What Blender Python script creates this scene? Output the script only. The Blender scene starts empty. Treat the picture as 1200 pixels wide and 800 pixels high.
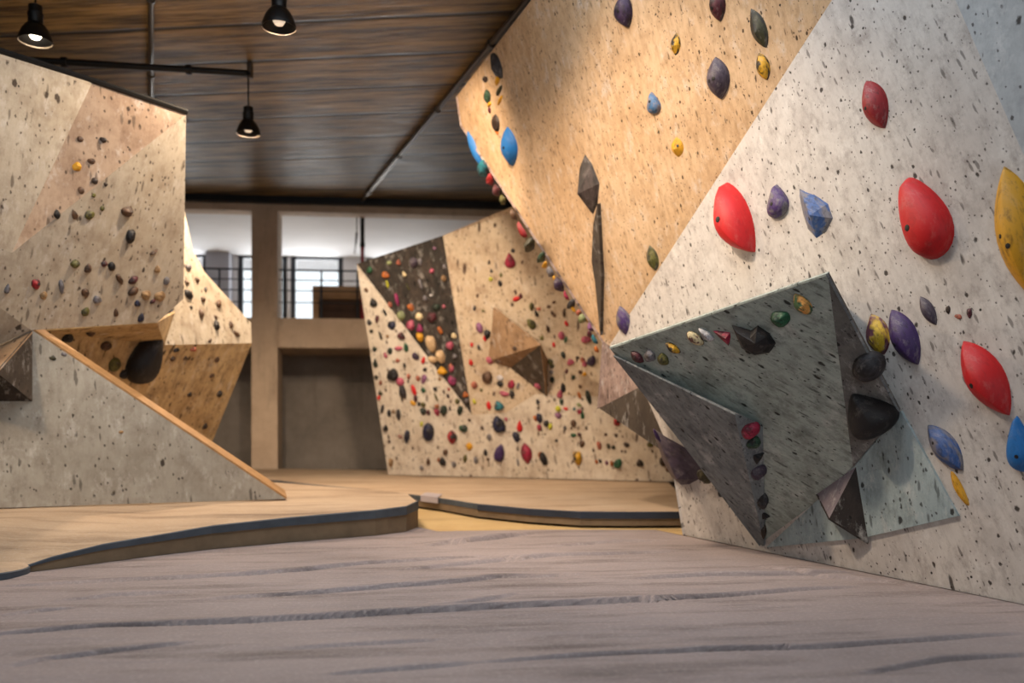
import bpy, bmesh, math, random
import numpy as np
from mathutils import Vector, Matrix
from mathutils.bvhtree import BVHTree
from mathutils.geometry import tessellate_polygon

random.seed(7)
SC = bpy.context.scene
COL = SC.collection
CAMH = 0.77
CAM = Vector((0, 0, CAMH))
F, CX, HY = 1000.0, 600.0, 500.0


# ------------------------------------------------------------------ helpers
def P(x, y, Y):
    return Vector(((x - CX) / F * Y, Y, CAMH + (HY - y) / F * Y))


def floor_pt(x, y, z=0.0):
    return P(x, y, (CAMH - z) / ((y - HY) / F))


def ray(x, y):
    return Vector(((x - CX) / F, 1.0, (HY - y) / F))


def hit(x, y, pl):
    p, n = pl
    r = ray(x, y)
    return CAM + r * ((p - CAM).dot(n) / r.dot(n))


def plane3(a, b, c):
    n = (b - a).cross(c - a).normalized()
    if n.dot(CAM - a) < 0:
        n = -n
    return (a, n)


def proj(p):
    return (CX + F * p.x / p.y, HY - F * (p.z - CAMH) / p.y)


def newell(pts):
    n = Vector((0, 0, 0))
    for i, a in enumerate(pts):
        b = pts[(i + 1) % len(pts)]
        n += Vector(((a.y - b.y) * (a.z + b.z), (a.z - b.z) * (a.x + b.x), (a.x - b.x) * (a.y + b.y)))
    n.normalize()
    c = sum(pts, Vector()) / len(pts)
    return c, n


def tag(o, label=None, cat=None, group=None, kind=None):
    if label: o['label'] = label
    if cat: o['category'] = cat
    if group: o['group'] = group
    if kind: o['kind'] = kind
    return o


def empty(name, loc, label, cat, group=None, kind=None):
    o = bpy.data.objects.new(name, None)
    o.location = loc
    o.empty_display_size = 0.1
    COL.objects.link(o)
    return tag(o, label, cat, group, kind)


def link(name, me, mat=None, parent=None):
    if mat is not None and not me.materials:
        me.materials.append(mat)
    o = bpy.data.objects.new(name, me)
    COL.objects.link(o)
    if parent is not None:
        o.parent = parent
        o.matrix_parent_inverse = Matrix.Translation(-parent.location)
    return o


def mesh_from(name, verts, faces, smooth=False):
    me = bpy.data.meshes.new(name)
    me.from_pydata([tuple(v) for v in verts], [], faces)
    me.update()
    if smooth:
        me.polygons.foreach_set('use_smooth', [True] * len(me.polygons))
    return me


class MB:
    """collects solid pieces that together are one mesh"""
    def __init__(self):
        self.bm = bmesh.new()

    def box(self, c, size, rz=0.0, bevel=0.0):
        m = Matrix.Translation(c) @ Matrix.Rotation(rz, 4, 'Z') @ Matrix.Diagonal((size[0], size[1], size[2], 1))
        r = bmesh.ops.create_cube(self.bm, size=1.0, matrix=m)
        if bevel > 0:
            es = list({e for v in r['verts'] for e in v.link_edges})
            bmesh.ops.bevel(self.bm, geom=es, offset=bevel, segments=2, affect='EDGES', profile=0.6)
        return self

    def tube(self, a, b, r, seg=12, r2=None):
        a, b = Vector(a), Vector(b)
        d = b - a
        q = d.to_track_quat('Z', 'Y').to_matrix().to_4x4()
        bmesh.ops.create_cone(self.bm, cap_ends=True, segments=seg, radius1=r, radius2=r if r2 is None else r2,
                              depth=d.length, matrix=Matrix.Translation((a + b) / 2) @ q)
        return self

    def lathe(self, prof, c, seg=32, close=False):
        c = Vector(c)
        rings = []
        for r, z in prof:
            ring = []
            for k in range(seg):
                t = 2 * math.pi * k / seg
                ring.append(self.bm.verts.new(c + Vector((r * math.cos(t), r * math.sin(t), z))))
            rings.append(ring)
        for i in range(len(rings) - 1):
            for k in range(seg):
                self.bm.faces.new((rings[i][k], rings[i][(k + 1) % seg], rings[i + 1][(k + 1) % seg], rings[i + 1][k]))
        if close:
            self.bm.faces.new(rings[0]); self.bm.faces.new(rings[-1])
        return self

    def build(self, name, mat, parent=None, smooth=False):
        bmesh.ops.recalc_face_normals(self.bm, faces=self.bm.faces)
        me = bpy.data.meshes.new(name)
        self.bm.to_mesh(me); self.bm.free()
        if smooth:
            me.polygons.foreach_set('use_smooth', [True] * len(me.polygons))
            try:
                me.set_sharp_from_angle(angle=math.radians(40))
            except Exception:
                pass
        return link(name, me, mat, parent)


# ---------------------------------------------------------------- materials
def srgb(h):
    h = h.lstrip('#')
    out = []
    for i in (0, 2, 4):
        c = int(h[i:i + 2], 16) / 255
        out.append(c / 12.92 if c <= 0.04045 else ((c + 0.055) / 1.055) ** 2.4)
    return tuple(out) + (1.0,)


class NT:
    def __init__(self, name):
        self.m = bpy.data.materials.new(name)
        self.m.use_nodes = True
        self.t = self.m.node_tree
        self.t.nodes.clear()
        self.out = self.n('ShaderNodeOutputMaterial')
        self.b = self.n('ShaderNodeBsdfPrincipled')
        self.l(self.b.outputs[0], self.out.inputs[0])

    def n(self, typ, **kw):
        nd = self.t.nodes.new(typ)
        for k, v in kw.items():
            setattr(nd, k, v)
        return nd

    def l(self, a, b):
        self.t.links.new(a, b)

    def coord(self, which='UV', scale=(1, 1, 1), rot=0.0, loc=(0, 0, 0)):
        tc = self.n('ShaderNodeTexCoord')
        mp = self.n('ShaderNodeMapping')
        mp.vector_type = 'TEXTURE'      # turn first, then stretch
        mp.inputs['Scale'].default_value = tuple(1 / k for k in scale)
        mp.inputs['Rotation'].default_value = (0, 0, rot)
        mp.inputs['Location'].default_value = loc
        self.l(tc.outputs[which], mp.inputs[0])
        return mp.outputs[0]

    def noise(self, vec, scale, detail=4, rough=0.6):
        nd = self.n('ShaderNodeTexNoise')
        nd.inputs['Scale'].default_value = scale
        nd.inputs['Detail'].default_value = detail
        nd.inputs['Roughness'].default_value = rough
        self.l(vec, nd.inputs['Vector'])
        return nd.outputs['Fac']

    def ramp(self, fac, stops, interp='LINEAR'):
        r = self.n('ShaderNodeValToRGB')
        r.color_ramp.interpolation = interp
        els = r.color_ramp.elements
        while len(els) < len(stops):
            els.new(0.5)
        for e, (p, c) in zip(els, stops):
            e.position = p
            e.color = c if len(c) == 4 else tuple(c) + (1,)
        self.l(fac, r.inputs[0])
        return r.outputs[0]

    def mapr(self, fac, a, b, c=0.0, d=1.0, smooth=False):
        r = self.n('ShaderNodeMapRange')
        if smooth:
            r.interpolation_type = 'SMOOTHSTEP'
        for i, v in enumerate((a, b, c, d)):
            r.inputs[i + 1].default_value = v
        self.l(fac, r.inputs[0])
        return r.outputs[0]

    def math(self, op, a, b=None, clamp=False):
        nd = self.n('ShaderNodeMath', operation=op, use_clamp=clamp)
        for i, v in enumerate((a, b)):
            if v is None: continue
            if isinstance(v, (int, float)):
                nd.inputs[i].default_value = v
            else:
                self.l(v, nd.inputs[i])
        return nd.outputs[0]

    def mix(self, fac, a, b, blend='MIX'):
        nd = self.n('ShaderNodeMix', data_type='RGBA', blend_type=blend)
        for sock, v in ((nd.inputs[0], fac), (nd.inputs[6], a), (nd.inputs[7], b)):
            if isinstance(v, (int, float)):
                sock.default_value = v
            elif isinstance(v, tuple):
                sock.default_value = v
            else:
                self.l(v, sock)
        return nd.outputs[2]

    def bump(self, h, strength=0.3, dist=0.01):
        nd = self.n('ShaderNodeBump')
        nd.inputs['Strength'].default_value = strength
        nd.inputs['Distance'].default_value = dist
        self.l(h, nd.inputs['Height'])
        self.l(nd.outputs[0], self.b.inputs['Normal'])

    def specks(self, vec_scale, rot, scale, size, keep, loc=(0, 0, 0)):
        """0..1 mask of scattered dark chips; keep = share of cells that carry one"""
        v = self.coord('UV', vec_scale, rot, loc)
        vo = self.n('ShaderNodeTexVoronoi')
        vo.inputs['Scale'].default_value = scale
        vo.inputs['Randomness'].default_value = 1.0
        self.l(v, vo.inputs['Vector'])
        sep = self.n('ShaderNodeSeparateColor')
        self.l(vo.outputs['Color'], sep.inputs[0])
        wob = self.noise(v, scale * 2.6, 2)
        d = self.math('ADD', vo.outputs['Distance'], self.math('MULTIPLY', self.math('SUBTRACT', wob, 0.5), size * 1.6))
        sz = self.math('MULTIPLY', sep.outputs[1], size)
        m = self.math('SUBTRACT', 1.0, self.mapr_dyn(d, sz))
        k = self.math('LESS_THAN', sep.outputs[0], keep)
        return self.math('MULTIPLY', m, k, True)

    def mapr_dyn(self, d, sz):
        r = self.n('ShaderNodeMapRange', interpolation_type='SMOOTHSTEP')
        self.l(d, r.inputs[0])
        self.l(self.math('MULTIPLY', sz, 0.6), r.inputs[1])
        self.l(self.math('ADD', sz, 0.03), r.inputs[2])
        return r.outputs[0]

    def tnuts(self, su, sv, rad, keep):
        """rows of bolt holes on a grid in metres"""
        tc = self.n('ShaderNodeTexCoord')
        sep = self.n('ShaderNodeSeparateXYZ')
        self.l(tc.outputs['UV'], sep.inputs[0])
        fu = self.math('SUBTRACT', self.math('FRACT', self.math('DIVIDE', sep.outputs[0], su)), 0.5)
        fv = self.math('SUBTRACT', self.math('FRACT', self.math('DIVIDE', sep.outputs[1], sv)), 0.5)
        du = self.math('MULTIPLY', fu, su); dv = self.math('MULTIPLY', fv, sv)
        d = self.math('SQRT', self.math('ADD', self.math('MULTIPLY', du, du), self.math('MULTIPLY', dv, dv)))
        dot = self.math('SUBTRACT', 1.0, self.mapr(d, rad * 0.7, rad * 1.2))
        cell = self.n('ShaderNodeTexWhiteNoise', noise_dimensions='2D')
        cmb = self.n('ShaderNodeCombineXYZ')
        self.l(self.math('FLOOR', self.math('DIVIDE', sep.outputs[0], su)), cmb.inputs[0])
        self.l(self.math('FLOOR', self.math('DIVIDE', sep.outputs[1], sv)), cmb.inputs[1])
        self.l(cmb.outputs[0], cell.inputs['Vector'])
        return self.math('MULTIPLY', dot, self.math('LESS_THAN', cell.outputs['Value'], keep))


def panel_mat(name, base, alt, speck='#2a211c', sp=0.5, big=0.3, rot=0.0, nuts=(0.22, 0.3, 0.0065, 0.4), dirt=0.35,
              dirtcol='#6a5646', rough=0.75, stretch=0.45, grain=0.25, chip=11.0, mott=0.5):
    """painted plywood: fibres, chalk scuffs, dirty clouds and many small chips knocked out of the paint"""
    m = NT(name)
    uv = m.coord('UV')
    uvs = m.coord('UV', (1, 0.25, 1), rot)
    c = m.mix(m.mapr(m.noise(uv, 1.6, 6, 0.65), 0.36, 0.66), srgb(base), srgb(alt))
    g = m.noise(uvs, 30, 5, 0.7)
    c = m.mix(m.math('MULTIPLY', m.mapr(g, 0.46, 0.7), grain), c, srgb(dirtcol))
    # scuffed clouds at hand size
    mo = m.noise(m.coord('UV', (1, 0.5, 1), rot, (1, 4, 0)), chip * 0.9, 9, 0.78)
    c = m.mix(m.math('MULTIPLY', m.mapr(mo, 0.5, 0.7), mott), c, srgb(dirtcol))
    dn = m.noise(uv, 3.4, 8, 0.72)
    c = m.mix(m.math('MULTIPLY', m.mapr(dn, 0.48, 0.72), dirt), c, srgb(dirtcol))
    wn = m.noise(m.coord('UV', (1, 0.5, 1), rot, (3, 7, 0)), 9, 7, 0.75)
    c = m.mix(m.math('MULTIPLY', m.mapr(wn, 0.54, 0.7), 0.4), c, (0.78, 0.76, 0.72, 1))
    s1 = m.specks((1, min(1, stretch * 1.4), 1), rot, chip * 1.5, 0.27, sp * 0.8)
    s2 = m.specks((1, min(1, stretch * 1.4), 1), rot + 0.2, chip * 3.6, 0.32, sp, (5, 2, 0))
    s3 = m.specks((1, stretch * 0.6, 1), rot - 0.15, chip * 0.8, 0.15, big, (9, 4, 0))
    s4 = m.specks((1, stretch * 0.5, 1), rot + 0.05, chip * 2.3, 0.3, sp, (2, 8, 0))
    sc = srgb(speck)
    c = m.mix(m.math('MULTIPLY', s2, 0.8), c, sc)
    c = m.mix(m.math('MULTIPLY', s4, 0.6), c, sc)
    c = m.mix(m.math('MULTIPLY', s1, 0.92), c, sc)
    c = m.mix(m.math('MULTIPLY', s3, 0.85), c, sc)
    h = m.math('SUBTRACT', m.math('ADD', m.math('MULTIPLY', g, 0.35), m.math('MULTIPLY', mo, 0.5)), m.math('ADD', s1, s3))
    if nuts:
        tn = m.tnuts(*nuts)
        c = m.mix(tn, c, (0.02, 0.016, 0.014, 1))
    m.l(c, m.b.inputs['Base Color'])
    m.b.inputs['Roughness'].default_value = rough
    m.b.inputs['Specular IOR Level'].default_value = 0.3
    m.bump(h, 0.45, 0.004)
    return m.m


def simple_mat(name, col, rough=0.6, metal=0.0, var=0.0, vscale=8, col2=None, bump=0.0, spec=0.4):
    m = NT(name)
    c = srgb(col)
    if var or col2:
        o = m.coord('Object')
        nz = m.noise(o, vscale, 6, 0.65)
        m.l(m.mix(m.mapr(nz, 0.38, 0.66), c, srgb(col2) if col2 else tuple(x * (1 - var) for x in c[:3]) + (1,)),
            m.b.inputs['Base Color'])
        if bump:
            m.bump(nz, bump, 0.01)
    else:
        m.b.inputs['Base Color'].default_value = c
    m.b.inputs['Roughness'].default_value = rough
    m.b.inputs['Metallic'].default_value = metal
    m.b.inputs['Specular IOR Level'].default_value = spec
    return m.m


def hold_mat(name, col, col2=None, chalk=0.35, rough=0.55):
    """moulded plastic / resin with chalk worn into it"""
    m = NT('hold_' + name)
    o = m.coord('Generated')
    c = srgb(col)
    if col2:
        c = m.mix(m.mapr(m.noise(o, 2.1, 2), 0.44, 0.56), c, srgb(col2))
    cn = m.noise(o, 3.2, 7, 0.75)
    c = m.mix(m.math('MULTIPLY', m.mapr(cn, 0.52, 0.78), chalk), c, srgb('#b9b0a8'))
    dk = m.noise(m.coord('Generated', (1, 1, 1), 0, (4, 4, 4)), 6, 6, 0.7)
    c = m.mix(m.math('MULTIPLY', m.mapr(dk, 0.5, 0.68), 0.65 if name not in ('red', 'blue') else 0.25), c, srgb('#17120f'))
    m.l(c, m.b.inputs['Base Color'])
    m.b.inputs['Roughness'].default_value = rough
    m.b.inputs['Specular IOR Level'].default_value = 0.4
    m.bump(dk, 0.25, 0.006)
    return m.m


COLS = {
    'black': ('#151316', None), 'charcoal': ('#2f2d31', '#1a181a'), 'navy': ('#1b2140', '#14141f'),
    'blue': ('#1665a8', None), 'pale_blue': ('#3f6790', '#77737c'), 'teal': ('#1d6f7c', '#2c3d44'),
    'purple': ('#3a2457', None), 'dark_purple': ('#352241', '#221626'), 'mauve': ('#8d5c86', '#6d4458'),
    'red': ('#c0161b', None), 'dark_red': ('#8e1a20', None), 'crimson': ('#a02243', '#6b1a2c'),
    'pink': ('#b3566c', '#8e3d52'), 'magenta': ('#952d60', '#6d2247'), 'salmon': ('#b0614c', '#7d4636'), 'maroon': ('#541f29', '#2a1518'),
    'brown': ('#5a3f2b', '#3c2a1e'), 'dark_brown': ('#33241b', '#1f1713'), 'tan': ('#a08058', '#7b5f40'),
    'olive': ('#5d5a26', '#3a3720'), 'green': ('#1f5a3a', '#153726'), 'dark_green': ('#1c2f22', '#141a15'), 'sage': ('#8b9467', '#6c7550'),
    'yellow': ('#c9921a', None), 'lime': ('#b3b325', None), 'orange': ('#bf6a28', '#8a4a1e'),
    'cream': ('#d6c49a', None), 'beige': ('#cbb08a', '#b3946e'), 'grey': ('#77747a', '#5c5754'), 'white': ('#cfcdcf', '#a9a5a8'),
    'yellow_black': ('#cf9c1c', '#1d1812'), 'yellow_maroon': ('#c5a429', '#5b2434'), 'blue_grey': ('#305088', '#6d6b74'),
    'purple_grey': ('#432c62', '#655f68'), 'orange_green': ('#d99a4c', '#3d5a3a'), 'red_black': ('#a3202a', '#16110f'),
    'green_black': ('#2b4a35', '#141311'), 'dark_olive': ('#3c3a22', '#24211a'), 'maroon_cream': ('#d5c79c', '#54202a'),
    'plum_charcoal': ('#3b3040', '#4f4650'), 'weathered': ('#4a3f3c', '#2b2422'),
}
HM = {}
def hmat(c):
    if c not in HM:
        a, b = COLS[c]
        HM[c] = hold_mat(c, a, b, 0.2 if c in ('red', 'blue', 'yellow', 'black') else 0.4)
    return HM[c]


M_W = panel_mat('painted_ply_white', '#c9c4be', '#bbb4ae', rot=0.3, sp=0.5, big=0.2, dirt=0.45, dirtcol='#7f7570', mott=0.75, chip=15, stretch=0.5)
M_W2 = panel_mat('ply_bluish', '#b9bab9', '#a9abac', sp=0.5, big=0.3, dirt=0.5, dirtcol='#77777a')  # bluer, slightly darker than the white panel
M_T = panel_mat('ply_tan', '#d2b492', '#c5a37d', speck='#34220f', sp=0.6, big=0.2, dirt=0.4, dirtcol='#8d6d48', stretch=0.45, chip=19, grain=0.5)
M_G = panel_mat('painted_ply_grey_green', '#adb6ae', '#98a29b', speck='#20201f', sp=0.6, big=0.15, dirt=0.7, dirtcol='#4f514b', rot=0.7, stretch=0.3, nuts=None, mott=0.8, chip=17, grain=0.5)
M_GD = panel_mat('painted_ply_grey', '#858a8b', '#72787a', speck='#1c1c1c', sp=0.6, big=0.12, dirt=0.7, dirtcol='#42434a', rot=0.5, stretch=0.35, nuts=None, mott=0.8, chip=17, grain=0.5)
M_PL = panel_mat('ply_shadow_cyan', '#a3b1b3', '#92a1a5', speck='#232323', sp=0.75, big=0.3, dirt=0.5, dirtcol='#56625f', nuts=None, mott=0.7)  # bluish tone carries the volume's shadow in the colour
M_BK = panel_mat('painted_ply_black', '#2b2624', '#231f1e', speck='#0c0a0a', sp=0.3, big=0.1, dirt=0.3, dirtcol='#4a403a', nuts=None)
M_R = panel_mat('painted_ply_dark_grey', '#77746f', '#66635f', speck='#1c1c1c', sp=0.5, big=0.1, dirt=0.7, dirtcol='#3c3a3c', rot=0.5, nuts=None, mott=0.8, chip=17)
M_LIL = panel_mat('ply_lit_lilac', '#8c8388', '#766c72', sp=0.3, big=0.1, dirt=0.4, dirtcol='#55505a', nuts=None)  # lit face of the black pyramid, light put into the colour
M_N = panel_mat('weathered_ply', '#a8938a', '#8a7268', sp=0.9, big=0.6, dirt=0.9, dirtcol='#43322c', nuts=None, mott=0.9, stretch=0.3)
M_Q = panel_mat('ply_brown_black', '#53493f', '#3f3730', sp=0.5, big=0.2, dirt=0.7, dirtcol='#2d2622', nuts=None, mott=0.8)  # brown-black; on the undersides this puts shade into the colour
M_B = panel_mat('ply_cream', '#d2c3ab', '#c4b096', speck='#3c251d', sp=0.8, big=0.75, dirt=0.65, dirtcol='#86684f', chip=8, mott=0.7)
M_BP = panel_mat('ply_cream_lit', '#d9d1c3', '#cbc0ae', speck='#3a2720', sp=0.8, big=0.7, dirt=0.55, dirtcol='#8b7360', chip=8, mott=0.65)  # whiter copy of the cream ply; brighter lighting is put into the colour
M_K = panel_mat('ply_dark_grey', '#33302d', '#272523', speck='#0f0d0c', sp=0.6, big=0.6, dirt=0.6, dirtcol='#5c4f47', chip=8, nuts=None)
M_V = panel_mat('ply_brown', '#a5886a', '#8e7257', speck='#3a2719', sp=0.6, big=0.3, dirt=0.7, dirtcol='#5a4332', chip=7, nuts=None, mott=0.6)
M_L = panel_mat('ply_left', '#bdb3a2', '#aea18d', speck='#35281f', sp=0.65, big=0.4, dirt=0.55, dirtcol='#776452', chip=9, mott=0.6)
M_L2 = panel_mat('ply_left_brownish', '#b09a85', '#9d846d', speck='#33241b', sp=0.65, big=0.45, dirt=0.65, dirtcol='#6f5443', chip=9, mott=0.7)
M_LB = panel_mat('ply_left_tan', '#cfb68c', '#b89c72', speck='#33241a', sp=0.8, big=0.7, dirt=0.7, dirtcol='#5e442d', chip=8, nuts=None, mott=0.8)
M_WD = panel_mat('painted_ply_wedge', '#aca79c', '#9c968a', speck='#2e2620', sp=0.45, big=0.12, dirt=0.5, dirtcol='#726659', chip=10, nuts=None, mott=0.6)
M_EDGE = simple_mat('raw_ply_edge', '#b38a5c', 0.7, var=0.3, vscale=12)
M_BOLT = simple_mat('bolt_dark', '#0d0b0b', 0.5)
M_BLK = simple_mat('black_metal', '#0b0a0a', 0.45, 0.2)
M_STEEL = simple_mat('galvanised_steel', '#6f665d', 0.35, 0.8)
M_DKSTEEL = simple_mat('dark_rail_steel', '#2b2f35', 0.5, 0.3)


def concrete(name, a, b, vs=3, bump=0.2, rough=0.85):
    m = NT(name)
    o = m.coord('Object')
    n1 = m.noise(o, vs, 8, 0.7)
    c = m.mix(m.mapr(n1, 0.35, 0.68), srgb(a), srgb(b))
    n2 = m.noise(m.coord('Object', (1, 1, 0.15), 0, (2, 5, 1)), 5, 6, 0.7)
    c = m.mix(m.math('MULTIPLY', m.mapr(n2, 0.56, 0.75), 0.5), c, srgb('#5b4f47'))
    m.l(c, m.b.inputs['Base Color'])
    m.b.inputs['Roughness'].default_value = rough
    m.bump(n1, bump, 0.01)
    return m.m


M_COL = concrete('concrete_column', '#cdb79f', '#b7a089')
M_REC = concrete('concrete_recess', '#978d83', '#7d756c', 2)
M_WALL = concrete('plaster_wall', '#8a8178', '#7a726a', 1)
M_WHITE = simple_mat('white_plaster', '#d9d8da', 0.8, var=0.08, vscale=1)
M_PILLAR = simple_mat('grey_plaster', '#a3a3ab', 0.8)
M_WFRAME = simple_mat('window_frame_grey', '#3b3e44', 0.5, 0.2)

def glass_mat():
    m = NT('window_glass')
    m.t.nodes.remove(m.b)
    tr = m.n('ShaderNodeBsdfTransparent'); tr.inputs[0].default_value = (0.93, 0.96, 0.97, 1)
    gl = m.n('ShaderNodeBsdfGlossy'); gl.inputs['Roughness'].default_value = 0.03
    mx = m.n('ShaderNodeMixShader'); mx.inputs[0].default_value = 0.06
    m.l(tr.outputs[0], mx.inputs[1]); m.l(gl.outputs[0], mx.inputs[2]); m.l(mx.outputs[0], m.out.inputs[0])
    return m.m
M_GLASS = glass_mat()


def ceiling_mat():
    m = NT('board_marked_ceiling')
    o = m.coord('Object', (1, 1, 1), -math.radians(5.7))
    sep = m.n('ShaderNodeSeparateXYZ'); m.l(o, sep.inputs[0])
    b = m.math('DIVIDE', m.math('ADD', sep.outputs[1], 0.12), 0.755)
    fr = m.math('FRACT', b)
    gap = m.math('ABSOLUTE', m.math('SUBTRACT', fr, 0.5))
    groove = m.mapr(gap, 0.456, 0.476)
    cmb = m.n('ShaderNodeCombineXYZ'); m.l(m.math('FLOOR', b), cmb.inputs[0])
    wn = m.n('ShaderNodeTexWhiteNoise', noise_dimensions='1D'); m.l(m.math('FLOOR', b), wn.inputs['W'])
    st = m.noise(m.coord('Object', (0.55, 6, 1), -math.radians(5.7)), 1.6, 8, 0.7)
    st2 = m.noise(m.coord('Object', (1.2, 14, 1), -math.radians(5.7), (3, 1, 0)), 2.0, 6, 0.7)
    c = m.mix(m.mapr(st, 0.4, 0.62), srgb('#4b3a24'), srgb('#b5965f'))
    c = m.mix(m.math('MULTIPLY', m.mapr(st2, 0.55, 0.72), 0.6), c, srgb('#3a2b20'))
    c = m.mix(m.math('MULTIPLY', wn.outputs['Value'], 0.35), c, srgb('#3b2d23'))
    c = m.mix(m.math('MULTIPLY', groove, 0.9), c, srgb('#120d0a'))
    m.l(c, m.b.inputs['Base Color'])
    m.l(m.mapr(st2, 0.3, 0.7, 0.34, 0.65), m.b.inputs['Roughness'])
    m.b.inputs['Specular IOR Level'].default_value = 0.5
    m.bump(m.math('SUBTRACT', m.math('MULTIPLY', m.math('ADD', st2, st), 0.5), groove), 0.5, 0.02)
    return m.m
M_CEIL = ceiling_mat()


def fabric_mat(name, a, b, streak, yellow=None):
    m = NT(name)
    o = m.coord('Object')
    s = m.noise(m.coord('Object', (0.35, 2.4, 1), 0.12), 2.2, 9, 0.7)
    n = m.noise(o, 1.1, 6, 0.6)
    c = m.mix(m.mapr(n, 0.35, 0.65), srgb(a), srgb(b))
    c = m.mix(m.math('MULTIPLY', m.mapr(s, 0.5, 0.68), 0.75), c, srgb(streak))
    f = m.noise(o, 60, 4, 0.7)
    c = m.mix(m.math('MULTIPLY', m.mapr(f, 0.5, 0.75), 0.25), c, srgb('#d8cfc6'))
    m.l(c, m.b.inputs['Base Color'])
    m.b.inputs['Roughness'].default_value = 0.8
    m.b.inputs['Specular IOR Level'].default_value = 0.25
    hh = m.noise(m.coord('Object', (0.5, 3.2, 1), 0.1, (1, 2, 0)), 2.6, 7, 0.65)
    m.bump(m.math('ADD', m.math('MULTIPLY', hh, 1.0), m.math('MULTIPLY', f, 0.04)), 0.5, 0.03)
    return m.m
M_MAT = fabric_mat('mat_cover_grey', '#988c8b', '#887d7c', '#554b49')
M_MAT2 = fabric_mat('mat_cover_tan', '#bba58c', '#aa937a', '#705b49')
M_YEL = fabric_mat('mat_cover_yellow', '#c2a674', '#b59766', '#92794f')
M_BAND = simple_mat('mat_band_blue_grey', '#4a525b', 0.7, var=0.35, vscale=5)
M_BANDN = simple_mat('mat_band_navy', '#2b3342', 0.7, var=0.35, vscale=5)
M_SKIRT = simple_mat('mat_skirt_brown', '#7d6a53', 0.8, var=0.3, vscale=4)
M_TAPE = simple_mat('tape_lilac', '#a9a0a4', 0.6, var=0.1)
M_FLOOR = concrete('floor_concrete', '#6f655c', '#5e554d', 2)

# ------------------------------------------------------------------- camera
cam_d = bpy.data.cameras.new('camera')
cam = bpy.data.objects.new('camera', cam_d)
cam.location = CAM
cam.rotation_euler = (math.radians(90), 0, 0)
cam_d.sensor_width = 36
cam_d.lens = 30
cam_d.shift_y = 100 / 1200
cam_d.clip_start = 0.05
cam_d.dof.use_dof = True
cam_d.dof.focus_distance = 4.3
cam_d.dof.aperture_fstop = 1.25
COL.objects.link(cam)
SC.camera = cam


# ------------------------------------------------------- panel construction
PLANES = {}
EDGE_T = 0.02

def solid_facet(name, pts, mat, parent, t=EDGE_T, uvdir=None, key=None, edge_mat=None):
    """one ply panel: the polygon facing the room with a real thickness behind it, UVs in metres"""
    c, n = newell(pts)
    if n.dot(CAM - c) < 0:
        pts = pts[::-1]
        n = -n
    u = Vector(uvdir) if uvdir is not None else Vector((0, 0, 1)).cross(n)
    u = (u - n * u.dot(n)).normalized()
    v = n.cross(u)
    N = len(pts)
    verts = list(pts) + [p - n * t for p in pts]
    tris = tessellate_polygon([pts])
    faces, mi = [], []
    for tr in tris:
        a, b, d = tr
        if (pts[b] - pts[a]).cross(pts[d] - pts[a]).dot(n) < 0:
            a, b, d = a, d, b
        faces.append((a, b, d)); mi.append(0)
        faces.append((a + N, d + N, b + N)); mi.append(0)
    for i in range(N):
        j = (i + 1) % N
        faces.append((i, i + N, j + N, j)); mi.append(1 if edge_mat else 0)
    me = mesh_from(name, verts, faces)
    me.materials.append(mat)
    if edge_mat:
        me.materials.append(edge_mat)
        me.polygons.foreach_set('material_index', mi)
    uvl = me.uv_layers.new(name='UVMap')
    off = random.random() * 7
    for lp in me.loops:
        co = me.vertices[lp.vertex_index].co
        uvl.data[lp.index].uv = (co.dot(u) + off, co.dot(v) + off)
    o = link(name, me, None, parent)
    if key:
        PLANES[key] = ([(pts[a], pts[b], pts[d]) for a, b, d in tris], (c, n))
    return o


def facet_hit(x, y, key):
    tris, pl = PLANES[key]
    r = ray(x, y)
    for a, b, d in tris:
        n = (b - a).cross(d - a)
        if abs(r.dot(n)) < 1e-9: continue
        p = CAM + r * ((a - CAM).dot(n) / r.dot(n))
        ok = True
        s = None
        for q, w in ((a, b), (b, d), (d, a)):
            cr = (w - q).cross(p - q).dot(n)
            if cr < -1e-7: ok = False
        if ok:
            n = n.normalized()
            if n.dot(CAM - a) < 0: n = -n
            return p, n
    return hit(x, y, pl), pl[1]


# ================================================= RIGHT WALL ==============
R1, R2 = floor_pt(803, 627), floor_pt(1200, 708)
d_w = (R2 - R1).normalized()
n_w0 = Vector((-(-d_w.y), -d_w.x, 0)).normalized()
if n_w0.dot(CAM - R1) < 0: n_w0 = -n_w0
phi = math.radians(5)
N_W = (n_w0 * math.cos(phi) - Vector((0, 0, 1)) * math.sin(phi)).normalized()
PW = (R1, N_W)
W = lambda x, y: hit(x, y, PW)
A_w = W(714, 405)
p0 = P(708, 400, A_w.y + 0.03)
L1t = W(1040, -101)
Ca, Cb = W(1075, -101), W(1455, 760)
w3, q1 = W(789, 537), W(752, 452)
CT = P(702, -103, 5.4)
a_t = P(536, 112, 8.0)
q2 = P(702, 478, q1.y + 0.55)
q3 = P(795, 514, q1.y + 0.6)
a_l = P(541, 146, 8.05)

wall_r = empty('climbing_wall', (1.6, 5.2, 0), 'large pale and tan faceted climbing wall with big red holds, right of the mats',
               'climbing wall', 'faceted climbing walls', 'thing')
ab_dir = W(970, 320) - A_w
solid_facet('panel', [A_w, L1t, Ca, Cb, R1, w3, q1], M_W, wall_r, key='W', uvdir=ab_dir)
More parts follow.
